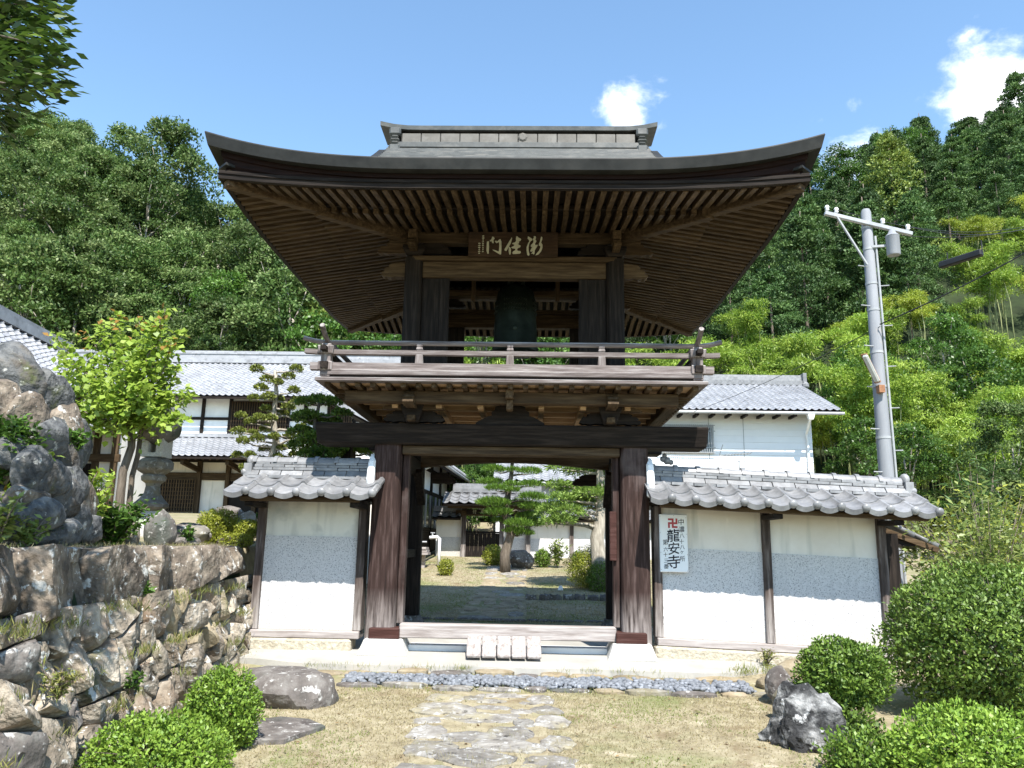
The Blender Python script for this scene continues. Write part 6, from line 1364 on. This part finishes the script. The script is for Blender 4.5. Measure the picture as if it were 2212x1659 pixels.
# ------------------------------------------------------------------ wooded hillsides: every tree its own object
def variant(kind, seed):
    r = random.Random(seed); mb = MB(); C = []; Rr = []
    if kind in ('broad', 'bright'):
        h = 12.0; limb(mb, (0, 0, -1), (r.uniform(-.6, .6), r.uniform(-.6, .6), h*.85), .2, .06, r, .05, 7)
        for i in range(70):
            a = r.uniform(0, 6.28); zz = r.random()**.75; rr = 3.4*math.sin(math.pi*(.12+.82*zz))**.7*r.uniform(.45, 1.05)
            C.append((rr*math.cos(a), rr*math.sin(a), 5.0+7.6*zz)); Rr.append(r.uniform(.6, 1.15))
            if i % 7 == 0: limb(mb, (0, 0, 3+6*zz), C[-1], .07, .02, r, .1, 3)
        d = clump_crown(C, Rr, 150, .25, .7, .55)
        return mb, d, 'palebark', 'l_broad' if kind == 'broad' else 'l_bright'
    if kind == 'conifer':
        h = 13; limb(mb, (0, 0, -1), (0, 0, h), .2, .04, r, .01, 4)
        for i in range(120):
            zz = r.random()**.8; rr = (3.5*(1-zz)**.7+.3)*r.uniform(.6, 1.05); a = r.uniform(0, 6.28); C.append((rr*math.cos(a), rr*math.sin(a), 1.2+11*zz)); Rr.append(.5+.7*(1-zz)*r.uniform(.6, 1.1))
        return mb, clump_crown(C, Rr, 105, .27, .6, .42, up=.55, jit=.5, tvar=.16), 'bark', 'l_conifer'
    if kind == 'cedar':
        h = 11; limb(mb, (0, 0, -1), (0, 0, h), .22, .05, r, .01, 4)
        for i in range(120):
            zz = r.random()**.8; rr = (2.5*(1-zz)**.65+.3)*r.uniform(.6, 1.05); a = r.uniform(0, 6.28); C.append((rr*math.cos(a), rr*math.sin(a), 1.0+10.4*zz)); Rr.append(.38+.4*(1-zz)*r.uniform(.6, 1.2))
        return mb, clump_crown(C, Rr, 75, .24, .75, .4, up=.6, jit=.5), 'bark', 'l_cedar'
    # bamboo: a clump of culms whose feathery tops arch over
    out = []
    for i in range(9):
        x, y = r.uniform(-1.6, 1.6), r.uniform(-1.6, 1.6); h = r.uniform(6.5, 9.5); a = r.uniform(0, 6.28); b = r.uniform(1.0, 2.2)
        pts = [Vector((x, y, -1)), Vector((x, y, h*.5)), Vector((x+.25*b*math.cos(a), y+.25*b*math.sin(a), h*.8)), Vector((x+.7*b*math.cos(a), y+.7*b*math.sin(a), h*.97)), Vector((x+1.1*b*math.cos(a), y+1.1*b*math.sin(a), h*.95))]
        mb.tube(pts, [.055, .05, .035, .02, .008], 6)
        for j in range(11):
            q = r.uniform(.35, 1)**.8; f = q*4; k = min(3, int(f)); p = pts[k].lerp(pts[k+1], f-k)
            C.append((p.x+r.gauss(0, .35), p.y+r.gauss(0, .35), p.z-.1)); Rr.append(r.uniform(.45, .8))
    d = clump_crown(C, Rr, 110, .25, .85, .26, up=-.05, jit=.75)
    return mb, d, 'bamboo_culm', 'l_bamboo' if kind == 'bamboo' else 'l_bamboo_y'
M['bamboo_culm'] = mk('bamboo_culm', [(.3, (.16, .19, .07)), (.7, (.32, .33, .16))], scale=3, rough=.5, bump=0)
def build_forest():
    V = {}
    for kind, n in (('broad', 4), ('bright', 3), ('conifer', 3), ('cedar', 2), ('bamboo', 3), ('bamboo_y', 2)):
        V[kind] = []
        for i in range(n):
            mb, d, bk, lf = variant(kind, 100+i*7+len(kind)); nm = {'broad': 'broadleaf_tree', 'bright': 'broadleaf_tree', 'conifer': 'cypress_tree', 'cedar': 'cedar_tree', 'bamboo': 'bamboo_clump', 'bamboo_y': 'bamboo_clump'}[kind]
            V[kind].append((nm, mesh_of('trunk', mb, M[bk], smooth=True), lmesh('crown', d, M[lf], fold=.1), lf))
    lab = {'broad': ('tall glossy-leaved oak in the dense wood on the slope behind the halls', 'oaks on the wooded slope'), 'bright': ('fresh green broadleaf tree on the slope behind the temple roofs', 'fresh green trees on the slope'), 'conifer': ('dark green cypress in the plantation on the steep hillside behind the white house', 'cypresses on the hillside'),
           'cedar': ('olive-green cedar at the foot of the slope behind the gate', 'cedars at the foot of the slope'), 'bamboo': ('feathery green bamboo clump at the foot of the hillside', 'bamboo on the hillside'), 'bamboo_y': ('yellowing bamboo clump on the lower hillside', 'yellowing bamboo on the hillside')}
    r = random.Random(99); cnt = 0
    def place(kind, x, y, sc, z=None, label=None, bare=False):
        nonlocal cnt
        nm, tm, cm, lf = r.choice(V[kind]); z = hill_z(x, y)-.4 if z is None else z
        t = thing(nm, label or lab[kind][0], 'bamboo' if 'bamboo' in kind else 'tree', (x, y, z), None if label else lab[kind][1], r.uniform(0, 6.28)); t.scale = (sc*r.uniform(.9, 1.1), sc*r.uniform(.9, 1.1), sc*r.uniform(.92, 1.12))
        for n_, me in (('trunk', tm), ('crown', cm)):
            o = link(n_, me, t)
        cnt += 1
    y = 45.0; row = 0
    while y < 93:
        step = 4.0+(y-45)*.03; x = -y*.95
        while x < y*.95:
            X, Y = x+r.uniform(-1.4, 1.4), y+r.uniform(-1.5, 1.5); a = X/Y; x += step
            vis = abs(a) < .74
            hide = (abs(a) < .33 and Y > 74) or (abs(a) < .22 and Y > 62)
            if not vis or hide: continue
            if a < -.28: kind = 'broad' if r.random() < .93 else 'bright'
            elif a < -.12: kind = r.choice(['cedar', 'bright', 'cedar', 'bright']) if Y < 58 else 'broad'
            elif a < .14: kind = 'bright' if r.random() < .5 else 'bamboo'
            elif Y < 51+14*max(0, a-.2): kind = r.choice(['bamboo', 'bamboo', 'bamboo', 'bamboo_y']) if a > .2 else r.choice(['bright', 'broad'])
            elif Y < 62 and a > .46: kind = r.choice(['bamboo', 'bamboo_y', 'conifer', 'bamboo'])
            else: kind = 'conifer' if r.random() < .93 else 'bright'
            sc = {'broad': r.uniform(.7, 1.1), 'bright': r.uniform(.6, .9), 'conifer': r.uniform(.62, .95), 'cedar': r.uniform(.85, 1.1), 'bamboo': r.uniform(.7, .95), 'bamboo_y': r.uniform(.6, .85)}[kind]
            place(kind, X, Y, sc)
        y += 3.6; row += 1
    place('broad', -34, 66, 1.35, label='oak standing clear of the skyline above the hall roofs'); place('broad', -30.5, 72, 1.1, label='smaller oak on the skyline next to the tallest oak')
    place('cedar', 31, 63, 1.25, label='rounded olive tree standing out among the dark cypresses above the utility pole')
    for x, yy, sc in ((-9.5, 44.5, .95), (-12.2, 45.5, 1.0), (-7.3, 45, .8)): place('cedar', x, yy, sc)
    # understorey near the foot of the right slope, just beyond the white house
    for i in range(30):
        x = r.uniform(11.5, 34); yy = r.uniform(37, 47); place(r.choice(['bamboo', 'bamboo', 'bright', 'bamboo_y']), x, yy, r.uniform(.5, .8), z=max(gz(0, min(yy, 44)), hill_z(x, yy))-.3)
    for x, yy, k, sc in ((13.2, 27, 'bright', .42), (15.5, 25, 'broad', .42), (17.5, 29, 'bamboo', .6), (20, 27, 'broad', .5), (14.5, 33, 'bright', .5), (16.8, 34, 'bamboo', .6), (12.6, 21, 'broad', .3), (15.2, 20, 'broad', .34), (23, 31, 'bamboo', .75), (20.5, 34, 'bamboo', .7), (19, 31, 'bamboo', .62), (22, 36, 'bamboo', .75), (25, 35, 'bamboo', .8), (18, 36, 'bamboo_y', .65)): place(k, x, yy, sc, z=gz(0, yy)-.8)
    for x, yy, k, sc in ((-1.6, 29, 'bright', .3), (-.4, 30.5, 'bright', .34), (-2.4, 31, 'bamboo', .4), (-1.2, 34, 'bright', .45), (.6, 35, 'bamboo', .5)): place(k, x, yy, sc, z=gz(0, yy)-1.0, label='%s green garden tree standing beyond the inner gate, %s' % ({'bright': 'broad-leaved', 'bamboo': 'feathery'}[k], {29: 'closest to its door', 30.5: 'just right of its door', 31: 'at the corner of the courtyard wing', 34: 'showing above its roof', 35: 'behind the clipped pine'}[yy]))
    return cnt
build_forest()
